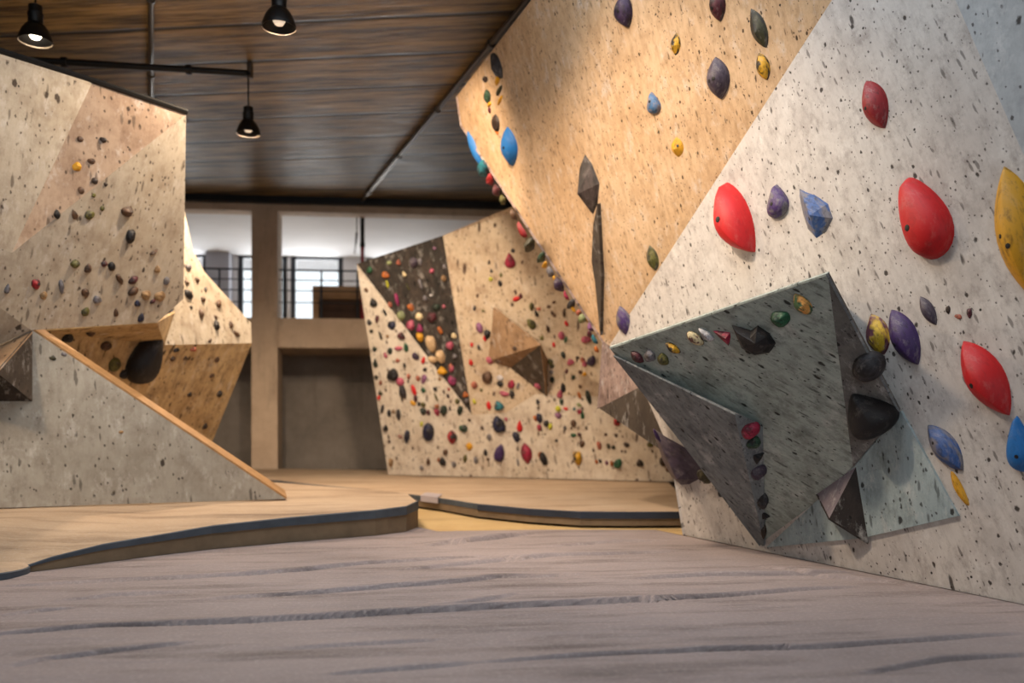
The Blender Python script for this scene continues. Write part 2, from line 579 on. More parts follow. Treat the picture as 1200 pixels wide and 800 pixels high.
# side panel turned a little away
W2a = Cb + d_w * 2.4 - n_w0 * 0.7; W2a.z = 0
W2b = Ca + d_w * 3.0 - n_w0 * 0.8 + Vector((0, 0, 0.5))
W2c = Ca + d_w * 0.6 + Vector((0, 0, 0.9)) - n_w0 * 0.05
solid_facet('panel', [Ca, W2c, W2b, W2a, Cb], M_W2, wall_r, key='W2')
solid_facet('panel', [p0, A_w, L1t, CT], M_T, wall_r, key='T2')
solid_facet('panel', [a_l, a_t, CT, p0], M_T, wall_r, key='T1', uvdir=CT - a_t)
sb1, sb2 = P(660, 140, 9.3), P(780, 440, 9.0)
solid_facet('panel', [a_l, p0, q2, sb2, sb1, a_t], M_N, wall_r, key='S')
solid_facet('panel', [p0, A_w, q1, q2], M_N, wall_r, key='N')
solid_facet('panel', [q2, q1, w3, q3], M_Q, wall_r, key='Q')  # underside, its shade painted in with the dark ply
R1b = R1 + Vector((0.55, 0.5, 0))
solid_facet('panel', [w3, R1, R1b, q3], M_W, wall_r, t=0.02)
# top of the overhang, closing it towards the ceiling
solid_facet('panel', [a_t, CT, L1t, Ca, sb1 + Vector((1.5, -1.0, 0.6))], M_T, wall_r, t=-0.02)
# narrow dark strip in the fold between the two tan panels
st = [facet_hit(704, 238, 'T1')[0], facet_hit(699, 262, 'T1')[0], facet_hit(697, 305, 'T1')[0], facet_hit(701, 330, 'T1')[0], facet_hit(707, 392, 'T1')[0], facet_hit(708.5, 320, 'T2')[0]]
nst = PLANES['T1'][1][1]
st = [p + nst * 0.03 for p in st]
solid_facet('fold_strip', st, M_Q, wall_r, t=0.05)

# --- big grey volume hung on the wall
D_g, C_g = W(1003, 546) + N_W * 0.02, floor_pt(898, 643, 0.012)
Bw = W(970, 320)
B_g = P(970, 320, Bw.y - 0.62)
PG = plane3(B_g, D_g, C_g)
A_g = hit(714, 407, PG)
E_g = W(1058, 481) + N_W * 0.02
vol = empty('wall_volume', C_g, 'large grey-green faceted volume jutting from the pale right wall down to the mat', 'climbing volume')
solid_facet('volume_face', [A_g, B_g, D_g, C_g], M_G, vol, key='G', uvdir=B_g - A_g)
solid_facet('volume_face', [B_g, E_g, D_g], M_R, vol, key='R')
Aw2, Bw2 = W(742, 412), W(962, 336)
solid_facet('volume_face', [A_g, B_g, Bw2, Aw2], M_G, vol, t=-0.01)
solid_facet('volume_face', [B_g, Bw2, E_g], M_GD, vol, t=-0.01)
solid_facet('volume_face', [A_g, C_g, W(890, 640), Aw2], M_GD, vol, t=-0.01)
nG = PG[1]
r_g = hit(861, 486, PG); r_g = P(861, 486, r_g.y - 0.17)
rp = hit(894, 500, PG)
Ag2 = hit(720, 416, PG) + nG * 0.012
Cg2 = C_g + nG * 0.012
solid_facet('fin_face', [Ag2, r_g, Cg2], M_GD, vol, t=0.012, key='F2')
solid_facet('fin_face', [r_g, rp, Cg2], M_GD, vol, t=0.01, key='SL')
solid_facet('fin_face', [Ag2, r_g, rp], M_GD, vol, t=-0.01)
# low plate under the volume
Fp, Mp = W(1125, 604), W(1012, 630)
pl_pts = [p + N_W * 0.014 for p in (W(900, 641), W(1003, 546), W(1058, 481), Fp, Mp)]
solid_facet('backing_plate', pl_pts, M_PL, vol, t=0.014, key='PL')

pyr = empty('wall_volume', W(990, 600), 'small black pyramid volume at the lower tip of the grey volume', 'climbing volume')
nP = N_W
j_p, D_p, k2_p = [facet_hit(x, y, 'PL')[0] for x, y in ((957, 577), (1003, 547), (1018, 636))]
k1_p = facet_hit(972, 607, 'PL')[0]; k1_p = P(972, 607, k1_p.y - 0.16)
solid_facet('volume_face', [j_p, D_p, k1_p], M_LIL, pyr, t=0.01)
solid_facet('volume_face', [D_p, k2_p, k1_p], M_BK, pyr, t=0.01)
solid_facet('volume_face', [j_p, k1_p, k2_p], M_BK, pyr, t=0.01)

# ================================================= REAR CLIMBING WALL ======
ZM = 0.11
bl, br = floor_pt(455, 556, ZM + 0.012), floor_pt(786, 564, ZM + 0.012)
tl = P(418, 309, 10.7)
PB = plane3(bl, br, tl)
B = lambda x, y: hit(x, y, PB)
k_tip = B(553, 486)
k_top = P(519, 276, B(519, 276).y - 0.12)
e1 = P(598, 243, B(598, 243).y - 0.1)
e2 = P(780, 190, B(780, 190).y + 0.1)
e3 = B(850, 470)
e4 = B(627, 462)
e5 = B(592, 484)
wall_b = empty('climbing_wall', (bl + br) / 2, 'overhanging cream rear climbing wall with a dark triangular panel, behind the far mat',
               'climbing wall', 'faceted climbing walls', 'thing')
br2 = bl + (br - bl) * 1.35
solid_facet('panel', [tl, k_tip, e5, e4, e3, br2, bl], M_BP, wall_b, key='BL', edge_mat=M_EDGE, t=0.05)
solid_facet('panel', [tl, k_top, k_tip], M_K, wall_b, key='K', t=0.05)
solid_facet('panel', [k_top, e1, e2, e3, e4, e5, k_tip], M_B, wall_b, key='BU', edge_mat=M_EDGE, t=0.05)
volb = empty('wall_volume', B(605, 415), 'brown pyramid volume on the cream rear wall beside the dark triangular panel', 'climbing volume')
v0, v1, v2a, v2b = [facet_hit(x, y, 'BU')[0] for x, y in ((578, 360), (640, 464), (572, 423), (598, 431))]
ap = facet_hit(633, 404, 'BU')[0]; ap = P(633, 404, ap.y - 0.5)
v3 = facet_hit(641, 420, 'BU')[0]
solid_facet('volume_face', [v0, ap, v2b, v2a], M_V, volb, key='V', t=0.02)
solid_facet('volume_face', [ap, v1, v2b], M_Q, volb, key='V2', t=0.02)  # pyramid underside, darkened by colour to stand for shade
solid_facet('volume_face', [v0, v3, ap], M_V, volb, t=-0.01)
solid_facet('volume_face', [ap, v3, v1], M_V, volb, t=-0.01)

# ================================================= LEFT WALLS ==============
ZL = 0.19
wb_r, wb_l = floor_pt(335, 584.5, ZL + 0.008), floor_pt(0, 595, ZL + 0.008)
PWD = plane3(wb_r, wb_l, wb_r + Vector((0.0, 0.0, 1.0)))
WD = lambda x, y: hit(x, y, PWD)
wl = WD(38, 387)
wall_l = empty('climbing_wall', (wb_l + wb_r) / 2, 'tall beige faceted climbing wall hanging over the left mat under the lit lamp', 'climbing wall',
               'faceted climbing walls', 'thing')
ua, ub, uc, um = P(-170, 10, 5.0), P(108, 97, 6.0), P(218, 134, 6.5), P(14, 296, 5.75)
uf = wl + Vector((0, -0.02, 0))
PU3 = plane3(um, uc, uf)
ud, ue, un = hit(215, 350, PU3), hit(184, 378, PU3), hit(-170, 236, PU3)
uq = P(-170, 480, 5.6)
ua = hit(-170, 10, plane3(ub, um, un))
solid_facet('panel', [ua, ub, um, un], M_L, wall_l, key='U1')
solid_facet('panel', [ub, uc, um], M_L2, wall_l, key='U2', uvdir=uc - ub)
solid_facet('panel', [um, uc, ud, ue, uf, un], M_L, wall_l, key='U3')
solid_facet('panel', [un, uf, uq], M_L, wall_l, key='U4')
solid_facet('panel', [ua, ub, uc, uc + Vector((-1.0, 1.6, 0.2)), ua + Vector((-0.5, 2.5, 0.4))], M_L, wall_l, t=-0.02)
rail = MB()
for s, e in ((P(-170, 5, 5.0), P(108, 94, 6.0)), (P(108, 94, 6.0), P(219, 131, 6.5))):
    rail.tube(s, e, 0.022, 8)
rail.build('edge_rail', M_BLK, wall_l, True)
# folded panels further back
lbc, lbd = P(193, 404, 7.9), P(128, 452, 7.5)
uf2 = P(44, 388, 6.7)
PLB2 = plane3(P(215, 350, 8.3), lbc, P(295, 402, 9.3))
lbq = hit(205, 366, PLB2)
solid_facet('panel', [uf2, ue, lbq, lbc, lbd], M_LB, wall_l, key='LB1')
g1, g2, g3, g4, g5 = [hit(x, y, PLB2) for x, y in ((216, 246), (226, 293), (240, 319), (294, 378), (295, 402))]
solid_facet('panel', [hit(208, 240, PLB2), g1, g2, g3, g4, g5, lbc, lbq, hit(203, 355, PLB2)], M_L, wall_l, key='LB2')
solid_facet('panel', [lbc, g5, P(251, 512, 9.5), P(225, 560, 9.3), P(120, 556, 8.3), lbd], M_LB, wall_l, key='LB3')
# the wedge standing on the left mat
wedge = empty('wall_volume', wb_l, 'grey triangular wedge with raw wood edge, standing on the left mat', 'climbing volume')
wbl2 = wb_r + (wb_l - wb_r) * 1.5
solid_facet('volume_face', [wl, wb_r, wbl2, WD(-170, 560), WD(-170, 470)], M_WD, wedge, key='WD', t=0.02)
nwd = PWD[1]
wt = 0.2
solid_facet('wood_edge', [wl + Vector((0, 0, .0)), wl - nwd * wt + Vector((0, 0, 0.05)), wb_r - nwd * wt + Vector((0.01, 0, 0.045)), wb_r + Vector((0.0, 0, 0.0))], M_EDGE, wedge, t=-0.015)
pocket = empty('wall_volume', WD(10, 440), 'dark brown pyramid volume at the left end of the grey wedge', 'climbing volume')
b1, b2, b3 = WD(38, 388), WD(38, 470), WD(-80, 470)
b4 = WD(-80, 440)
apx = WD(-4, 436); apx = P(-4, 436, apx.y - 0.3)
solid_facet('volume_face', [b1, b2, apx], M_Q, pocket, t=0.01)
solid_facet('volume_face', [b1, apx, b4], M_V, pocket, t=0.01)
solid_facet('volume_face', [apx, b2, b3], M_BK, pocket, t=0.01)
solid_facet('volume_face', [apx, b3, b4], M_BK, pocket, t=0.01)

# ================================================= ROOM ====================
YAW = math.radians(5.7)
U = Vector((math.cos(YAW), math.sin(YAW), 0))
V = Vector((-math.sin(YAW), math.cos(YAW), 0))
ZC = 4.4
ZF = -0.05
OB = P(310, 500, 13.5); OB.z = 0


def bk(u, v, z):
    return OB + U * u + V * v + Vector((0, 0, z))


def sbox(name, u0, u1, v0, v1, z0, z1, mat, parent=None, bevel=0.0):
    """box in the hall's own frame, measured from the column"""
    c = bk((u0 + u1) / 2, (v0 + v1) / 2, (z0 + z1) / 2)
    o = MB().box(c, (u1 - u0, v1 - v0, z1 - z0), YAW, bevel).build(name, mat, parent)
    return o


def structure(o):
    o['kind'] = 'structure'
    return o


structure(sbox('floor', -4.2, 11, -19, 6, ZF - 0.1, ZF, M_FLOOR))
# ceiling with an unseen skylight above the near mat, added for overhead light
SKY = (0.9, 4.1, -11.4, -8.4)      # u0, u1, v0, v1
mb = MB()
for u0_, u1_, v0_, v1_ in ((-4.2, SKY[0], -19, 0.35), (SKY[1], 11, -19, 0.35), (SKY[0], SKY[1], -19, SKY[2]), (SKY[0], SKY[1], SKY[3], 0.35)):
    mb.box(bk((u0_ + u1_) / 2, (v0_ + v1_) / 2, ZC + 0.075), (u1_ - u0_, v1_ - v0_, 0.15), YAW)
structure(mb.build('ceiling', M_CEIL))
skt = empty('window_9', bk((SKY[0] + SKY[1]) / 2, (SKY[2] + SKY[3]) / 2, ZC), None, None, None, 'structure')
mb = MB()
uc_, vc_ = (SKY[0] + SKY[1]) / 2, (SKY[2] + SKY[3]) / 2
for du, dv2, su_, sv_ in ((-1.56, 0, 0.08, 3.0), (1.56, 0, 0.08, 3.0), (0, -1.46, 3.2, 0.08), (0, 1.46, 3.2, 0.08), (0, 0, 0.05, 3.0)):
    mb.box(bk(uc_ + du, vc_ + dv2, ZC + 0.1), (su_, sv_, 0.08), YAW)
mb.build('window_frame', M_WFRAME, skt)
MB().box(bk(uc_, vc_, ZC + 0.1), (3.1, 2.9, 0.01), YAW).build('window_pane', M_GLASS, skt)
structure(sbox('wall_left', -4.4, -4.2, -19, 6, ZF - 0.1, ZC + 0.15, M_WALL))
structure(sbox('wall_right', 11, 11.2, -19, 6, ZF - 0.1, ZC + 0.15, M_WALL))
# wall behind the camera with three tall windows
WZ0, WZ1 = 1.0, 3.9
wins = ((-2.6, -0.2), (0.8, 3.2), (4.2, 6.6))
mb = MB()
def fr(u0, u1, z0, z1):
    mb.box(bk((u0 + u1) / 2, -18.9, (z0 + z1) / 2), (u1 - u0, 0.2, z1 - z0), YAW)
fr(-4.2, 11, ZF, WZ0); fr(-4.2, 11, WZ1, ZC)
ed = [-4.2] + [e for w in wins for e in w] + [11]
for i in range(0, len(ed), 2):
    fr(ed[i], ed[i + 1], WZ0, WZ1)
structure(mb.build('wall_front', M_WALL))


def window(idx, u0, u1, v, z0, z1, mull=(), fw=0.05):
    t = empty('window_%d' % idx, bk((u0 + u1) / 2, v, z0), None, None, None, 'structure')
    m = MB()
    for a, b, c, d in ((u0, u0 + fw, z0, z1), (u1 - fw, u1, z0, z1), (u0, u1, z0, z0 + fw), (u0, u1, z1 - fw, z1)):
        m.box(bk((a + b) / 2, v, (c + d) / 2), (b - a, 0.07, d - c), YAW)
    for x in mull:
        m.box(bk(x, v, (z0 + z1) / 2), (fw, 0.07, z1 - z0), YAW)
    m.build('window_frame', M_WFRAME, t)
    MB().box(bk((u0 + u1) / 2, v + 0.01, (z0 + z1) / 2), (u1 - u0 - fw, 0.008, z1 - z0 - fw), YAW).build('window_pane', M_GLASS, t)


for i, (a, b) in enumerate(wins):
    window(i + 6, a, b, -18.9, WZ0, WZ1, ((a + b) / 2,))

# --- back of the hall: column, beams, mezzanine
ZM0, ZM1 = 2.03, 2.50
structure(sbox('column', -0.202, 0.202, 0, 0.42, ZF, 4.2, M_COL))
structure(sbox('beam', -4.2, 9, 0.02, 0.3, 4.19, 4.31, M_COL))
structure(sbox('shadow_gap_strip', -4.2, 9, -0.12, 0.02, 4.3, 4.4, M_BLK))  # black strip standing in for the shadow gap between beam and ceiling
structure(sbox('slab', -4.2, 9, 0.03, 6, ZM0, ZM1, M_COL))
structure(sbox('wall_recess', -4.2, 9, 1.5, 1.7, ZF, ZM0, M_REC))
structure(sbox('wall_recess_side', 5.2, 5.4, 0.4, 1.5, ZF, ZM0, M_REC))
structure(sbox('trim_2', 0.2, 5.2, 1.42, 1.5, ZF, 0.02, M_DKSTEEL))
structure(sbox('ceiling_mezzanine', -4.2, 9, 0.3, 6, 4.3, 4.4, M_WHITE))
VB = 4.2            # far wall of the mezzanine
YB = 13.5 + VB
def ub(px):         # position along the far wall for an image column
    r = ray(px, 400)
    o = OB + V * VB
    return (r * (o.dot(V) / r.dot(V)) - o).dot(U)
winb = ((ub(196), ub(243)), (ub(279), ub(336.5)), (ub(340.5), ub(402)), (ub(429), ub(520)), (ub(545), ub(600)))
zt, zb = CAMH + 0.202 * YB, CAMH + 0.1 * YB
mb = MB()
def fb(u0, u1, z0, z1):
    mb.box(bk((u0 + u1) / 2, VB + 0.15, (z0 + z1) / 2), (u1 - u0, 0.3, z1 - z0), YAW)
fb(-4.2, 9, ZM1, zb); fb(-4.2, 9, zt, 4.4)
ed = [-4.2] + [e for w in winb for e in w] + [9]
for i in range(0, len(ed), 2):
    fb(ed[i], ed[i + 1], zb, zt)
structure(mb.build('wall_back', M_WHITE))
for i, (a, b) in enumerate(winb):
    window(i + 1, a, b, VB + 0.06, zb, zt, (a + (b - a) * 0.36,) if i == 1 else (), 0.1)
structure(sbox('pillar', ub(246) , ub(273), VB - 0.35, VB, ZM1, 4.3, M_PILLAR))
structure(sbox('pillar', ub(518), ub(530), VB - 0.9, VB - 0.6, ZM1, 4.3, M_PILLAR))

# railing of the mezzanine
rl = empty('railing', bk(0, 0.12, ZM1), 'thin grey tube railing along the mezzanine edge in front of the windows', 'railing')
for k, z in enumerate((3.28, 3.12, 2.95, 2.76)):
    for u0, u1 in ((-2.4, -0.21), (0.21, 1.75)):
        MB().tube(bk(u0, 0.12, z), bk(u1, 0.12, z), 0.010 if k else 0.014, 8).build('rail', M_DKSTEEL, rl, True)
for px in (257, 279, 332, 374, 416):
    u = (px - 310) * 0.0136
    MB().tube(bk(u, 0.12, ZM1), bk(u, 0.12, 3.28), 0.016, 8).build('post', M_DKSTEEL, rl, True)

# wooden console and box on the mezzanine
M_BOARD = simple_mat('console_board', '#b08d69', 0.7, var=0.25, vscale=3)
M_BOARDD = simple_mat('console_dark', '#4a3020', 0.7, var=0.3, vscale=3)
M_REDWOOD = simple_mat('reddish_board', '#8a5a4a', 0.7, var=0.3, vscale=3)
cons = empty('console', bk(1.1, 0.8, ZM1), 'tan wooden console with open dark front behind the mezzanine railing', 'cabinet')
ca, cb = 0.69, 1.53
zt2 = 3.08
sbox('top_panel', ca, cb, 0.4, 0.9, zt2 - 0.21, zt2, M_BOARD, cons, 0.01)
sbox('side_panel', ca, ca + 0.1, 0.42, 0.9, ZM1, zt2 - 0.21, M_BOARD, cons)
sbox('side_panel', cb - 0.06, cb, 0.42, 0.9, ZM1, zt2 - 0.21, M_BOARD, cons)
sbox('back_panel', ca + 0.1, cb - 0.06, 0.5, 0.54, ZM1, zt2 - 0.21, M_BOARDD, cons)
stk = empty('stacked_boards', bk(1.62, 0.5, ZM1), 'reddish boards leaning beside the console on the mezzanine', 'boards')
for k in range(3):
    sbox('board', 1.545 + k * 0.055, 1.595 + k * 0.055, 0.3, 0.75, ZM1, ZM1 + 0.5 - k * 0.07, M_REDWOOD, stk, 0.004)

# riser pipe, half black half red, and the loose cable beside it
M_REDP = simple_mat('red_pipe_paint', '#8c1a26', 0.45)
rp_ = empty('riser_pipe', bk(1.48, 0.25, ZM1), 'vertical riser pipe with red lower half above the mezzanine railing', 'pipe')
u = (420.5 - 310) * 0.0136
MB().tube(bk(u, 0.36, 3.75), bk(u, 0.36, 4.3), 0.034, 14).build('black_section', M_BLK, rp_, True)
MB().tube(bk(u, 0.36, ZM1), bk(u, 0.36, 3.75), 0.031, 14).build('red_section', M_REDP, rp_, True)
for z in (3.05, 3.75):
    MB().tube(bk(u, 0.36, z - 0.03), bk(u, 0.36, z + 0.03), 0.042, 14).build('coupling', M_BLK, rp_, True)
cbm = MB()
pts = [bk(u - 0.09, 0.36, 4.3), bk(u - 0.09, 0.36, 3.95), bk(u - 0.11, 0.36, 3.75), bk(u - 0.13, 0.36, 3.6)]
for a, b in zip(pts, pts[1:]):
    cbm.tube(a, b, 0.008, 6)
cbm.tube(pts[1] + Vector((0, 0, 0.0)), pts[2], 0.02, 8, 0.012)
tag(cbm.build('hanging_cable', M_BLK, None, True), 'thin black cable hanging beside the riser pipe', 'cable')

# conduits under the ceiling
ZP = ZC - 0.03
def ceil_pt(x, y, z=ZP):
    return P(x, y, (z - CAMH) / ((HY - y) / F))
def conduit(pts, r, mat, label, clips=0, name='conduit'):
    t = empty(name, pts[0], label, 'pipe')
    m = MB()
    for a, b in zip(pts, pts[1:]):
        m.tube(a, b, r, 12)
    m.build('tube', mat, t, True)
    for a, b in zip(pts, pts[1:]):
        nn = max(2, int((b - a).length / 1.5))
        for k in range(nn):
            q = a.lerp(b, (k + 0.5) / nn)
            dd = (b - a).normalized()
            MB().tube(q - dd * 0.025, q + dd * 0.025, r * 1.5, 12).build('clip', mat, t, True)
    return t
conduit([ceil_pt(672, -66), ceil_pt(618, 0), ceil_pt(420, 240)], 0.03, M_STEEL, 'long galvanised conduit running diagonally across the ceiling towards the riser pipe')
conduit([ceil_pt(177, -60), ceil_pt(177, 122)], 0.024, M_STEEL, 'galvanised conduit on the ceiling behind the left wall top')
ZB = ZC - 0.1
arm = conduit([ceil_pt(-60, 64.5, ZB), ceil_pt(0, 68, ZB), ceil_pt(292, 86, ZB)], 0.032, M_BLK, 'black tube along the ceiling carrying the small lamp at its end')
MB().tube(ceil_pt(293, 86, ZB) - Vector((0, 0, 0.05)), ceil_pt(293, 86, ZB) + Vector((0, 0, 0.1)), 0.03, 12).build('end_cap', M_STEEL, arm, True)

# ================================================= LAMPS ===================
def emit(name, col, s):
    m = NT(name)
    m.b.inputs['Base Color'].default_value = (1, 0.9, 0.75, 1)
    m.b.inputs['Emission Color'].default_value = col
    m.b.inputs['Emission Strength'].default_value = s
    return m.m
M_BULB = emit('bulb_lit', (1, 0.86, 0.66, 1), 14)
M_BULB_OFF = emit('bulb_dim', (1, 0.8, 0.6, 1), 0.6)
M_SHADE_IN = simple_mat('shade_inner', '#b9aa98', 0.4, 0.3)


def lamp(px, py_bot, Y, label, lit, k=1.0, ztop=ZC):
    base = P(px, py_bot, Y)
    t = empty('pendant_lamp', base, label, 'lamp')
    R = 0.127 * k
    z0 = base.z
    pr = [(R, 0), (R * 0.99, 0.012), (R * 0.93, 0.04 * k), (R * 0.8, 0.085 * k), (R * 0.6, 0.125 * k), (R * 0.42, 0.148 * k)]
    outer = [(r, z) for r, z in pr] + [(R * 0.3, 0.15 * k)]
    inner = [(r - 0.006, z) for r, z in reversed(pr)]
    MB().lathe(inner[0:1] + [(0.001, 0.142 * k)][0:0] + outer[0:0] + [(r, z) for r, z in outer], base).build('lamp_shade', M_BLK, t, True)
    m = MB()
    m.lathe([(r - 0.004, z + 0.001) for r, z in pr], base)
    m.build('shade_lining', M_SHADE_IN, t, True)
    m = MB()
    m.lathe([(0.001, 0.135 * k), (R * 0.43, 0.14 * k), (R * 0.43, 0.2 * k), (R * 0.46, 0.205 * k), (R * 0.46, 0.225 * k), (R * 0.4, 0.23 * k), (R * 0.4, 0.285 * k), (R * 0.2, 0.3 * k), (0.001, 0.3 * k)], base, 24)
    m.build('lamp_socket', M_BLK, t, True)
    m = MB()
    m.lathe([(0.001, 0.02 * k), (0.03, 0.026 * k), (0.045, 0.05 * k), (0.04, 0.08 * k), (0.022, 0.11 * k), (0.02, 0.14 * k)], base, 20)
    m.build('bulb', M_BULB if lit else M_BULB_OFF, t, True)
    MB().tube(base + Vector((0, 0, 0.29 * k)), (base.x, base.y, ztop), 0.008, 8).build('cord', M_BLK, t, True)
    MB().tube((base.x, base.y, ztop - 0.03), (base.x, base.y, ztop), 0.04, 16).build('ceiling_rose', M_BLK, t, True)
    return base

lb1_ = lamp(41.5, 49, 6.8, 'lit black bell pendant lamp, glowing white, above the left wall', True)
lb2_ = lamp(327, 33, 6.3, 'dark black bell pendant lamp cut by the top edge of the photo', False)
lb3_ = lamp(291, 157, ceil_pt(291, 86, ZB).y, 'small black bell pendant lamp hanging from the end of the black tube', False, 0.93, ZB)

# ================================================= MATS ====================
def strip(name, tops, bots, mat, parent):
    n = len(tops)
    vs = list(tops) + list(bots)
    fs = [(i, i + 1, n + i + 1, n + i) for i in range(n - 1)]
    # returned inwards so the strip has thickness
    return link(name, mesh_from(name, vs, fs, False), mat, parent)


fx = [(6, 673.5, 671.5), (25, 671, 664), (60, 667, 652), (120, 659, 637), (180, 651, 627), (250, 643, 615), (340, 635, 605.5), (440, 627, 597), (476, 622.5, 592.5), (490, 617, 586)]
front, bot = [], []
for x, yb, yt in fx:
    f0 = floor_pt(x, yb)
    Y = f0.y
    bot.append(f0); front.append(P(x, yt, Y))
back = [Vector((-5.6, 5.6, ZL)), Vector((-5.6, 7.0, ZL)), Vector((-5.6, 8.6, ZL)), Vector((-5.2, 9.8, ZL)), Vector((-4.6, 10.2, ZL)), Vector((-3.6, 10.0, ZL)),
        floor_pt(335, 566, ZL), floor_pt(392, 570.5, ZL), floor_pt(440, 574, ZL), floor_pt(478, 578, ZL)]
m2 = empty('crash_mat', bot[7], 'tan crash mat with blue-grey edge band in front of the left wall', 'mat')
rows = []
K = 14
for k in range(K + 1):
    t = k / K
    tt = t * t * (3 - 2 * t) if t < 1 else 1
    row = []
    for a, b in zip(front, back):
        p = a.lerp(b, t)
        zz = a.z + (ZL - a.z) * min(1, t * 5)
        p.z = zz + (0.006 * math.sin(p.x * 5 + p.y * 3) if 0 < k < K else 0)
        row.append(p)
    rows.append(row)
n = len(front)
vs = [p for r in rows for p in r]
fs = [(k * n + i, k * n + i + 1, (k + 1) * n + i + 1, (k + 1) * n + i) for k in range(K) for i in range(n - 1)]
link('top_cover', mesh_from('top_cover', vs, fs, True), M_MAT2, m2)
def split_side(front, bot, parent, m_band, frac=0.34, out=0.012):
    ctr = sum(front, Vector()) / len(front) + Vector((0, 3, 0))
    mid = [a.lerp(b, frac) for a, b in zip(front, bot)]
    o1 = []
    for p in mid:
        d = (p - ctr); d.z = 0; o1.append(p + d.normalized() * out)
    o0 = []
    for p in front:
        d = (p - ctr); d.z = 0; o0.append(p + d.normalized() * out - Vector((0, 0, 0.006)))
    n = len(front)
    vs = list(front) + o0 + o1 + mid
    fs = []
    for r in range(3):
        for i in range(n - 1):
            fs.append((r * n + i, r * n + i + 1, (r + 1) * n + i + 1, (r + 1) * n + i))
    link('edge_band', mesh_from('edge_band', vs, fs), m_band, parent)
    vs = mid + list(bot)
    fs = [(i, i + 1, n + i + 1, n + i) for i in range(n - 1)]
    link('side_skirt', mesh_from('side_skirt', vs, fs), M_SKIRT, parent)
split_side(front + [back[-1], back[-2], back[-3]], bot + [Vector((p.x, p.y, 0)) for p in (back[-1], back[-2], back[-3])], m2, M_BAND)
# rounded end of another mat at the picture's left border
m4 = empty('crash_mat', floor_pt(0, 673), 'rounded blue-edged mat corner at the lower left border of the photo', 'mat')
rr = floor_pt(-22, 674)
cm = MB(); cm.lathe([(0.001, 0.05), (0.1, 0.052), (0.2, 0.045), (0.215, 0.035)], rr, 36); cm.build('top_cover', M_MAT2, m4, True)
cm = MB(); cm.lathe([(0.215, 0.035), (0.222, 0.03), (0.222, 0.0)], rr, 36); cm.build('edge_band', M_BAND, m4, True)

# far mat
f3 = [(240, 557), (330, 563), (360, 566.5), (395, 570), (430, 573), (465, 577), (490, 580), (515, 583), (560, 590), (620, 595.5), (680, 599), (740, 599.3), (815, 599)]
fr3 = [floor_pt(x, y, ZM) for x, y in f3]
bt3 = [Vector((p.x, p.y, 0)) for p in fr3]
m3 = empty('crash_mat', bt3[7], 'far tan crash mat with navy edge band below the cream rear wall', 'mat')
bk3 = [Vector((p.x * 1.25 + (0.3 if i > 8 else 0), 13.6 - 0.13 * i, ZM)) for i, p in enumerate(fr3)]
bk3[0] = fr3[0] + Vector((-0.3, 1.6, 0))
rows = [[a.lerp(b, k / 8) + Vector((0, 0, 0.004 * math.sin(k * 2.1 + i) if 0 < k < 8 else 0)) for i, (a, b) in enumerate(zip(fr3, bk3))] for k in range(9)]
n = len(fr3)
link('top_cover', mesh_from('top_cover', [p for r in rows for p in r],
     [(k * n + i, k * n + i + 1, (k + 1) * n + i + 1, (k + 1) * n + i) for k in range(8) for i in range(n - 1)], True), M_MAT2, m3)
split_side(fr3[:9], bt3[:9], m3, M_BAND, 0.45)
split_side(fr3[8:], bt3[8:], m3, M_BANDN, 0.5)
ta, tb = fr3[6].lerp(fr3[7], 0.2), fr3[7]
dv = Vector((0.03, -0.1, 0))
tp = [ta + Vector((0, 0.35, 0.006)), tb + Vector((0, 0.35, 0.006)), tb + Vector((-.012, -0.03, 0.006)), ta + Vector((-.012, -0.03, 0.006)),
      tb + Vector((-.012, -0.035, -0.05)), ta + Vector((-.012, -0.035, -0.05))]
link('tape_patch', mesh_from('tape_patch', tp, [(0, 1, 2, 3), (3, 2, 4, 5)]), M_TAPE, m3)

# low yellow mat between the platforms
ym = [floor_pt(380, 660, -0.02), floor_pt(840, 632, -0.02), Vector((1.6, 8.2, -0.02)), Vector((-1.2, 9.2, -0.02)), Vector((-2.2, 7.5, -0.02))]
mbm = MB()
fv = [mbm.bm.verts.new(p) for p in ym]; fl = [mbm.bm.verts.new(p - Vector((0, 0, 0.045))) for p in ym]
mbm.bm.faces.new(fv); mbm.bm.faces.new(fl)
for i in range(5):
    mbm.bm.faces.new((fv[i], fl[i], fl[(i + 1) % 5], fv[(i + 1) % 5]))
tag(mbm.build('floor_mat', M_YEL), 'low ochre yellow mat in the gap between the crash mats', 'mat')

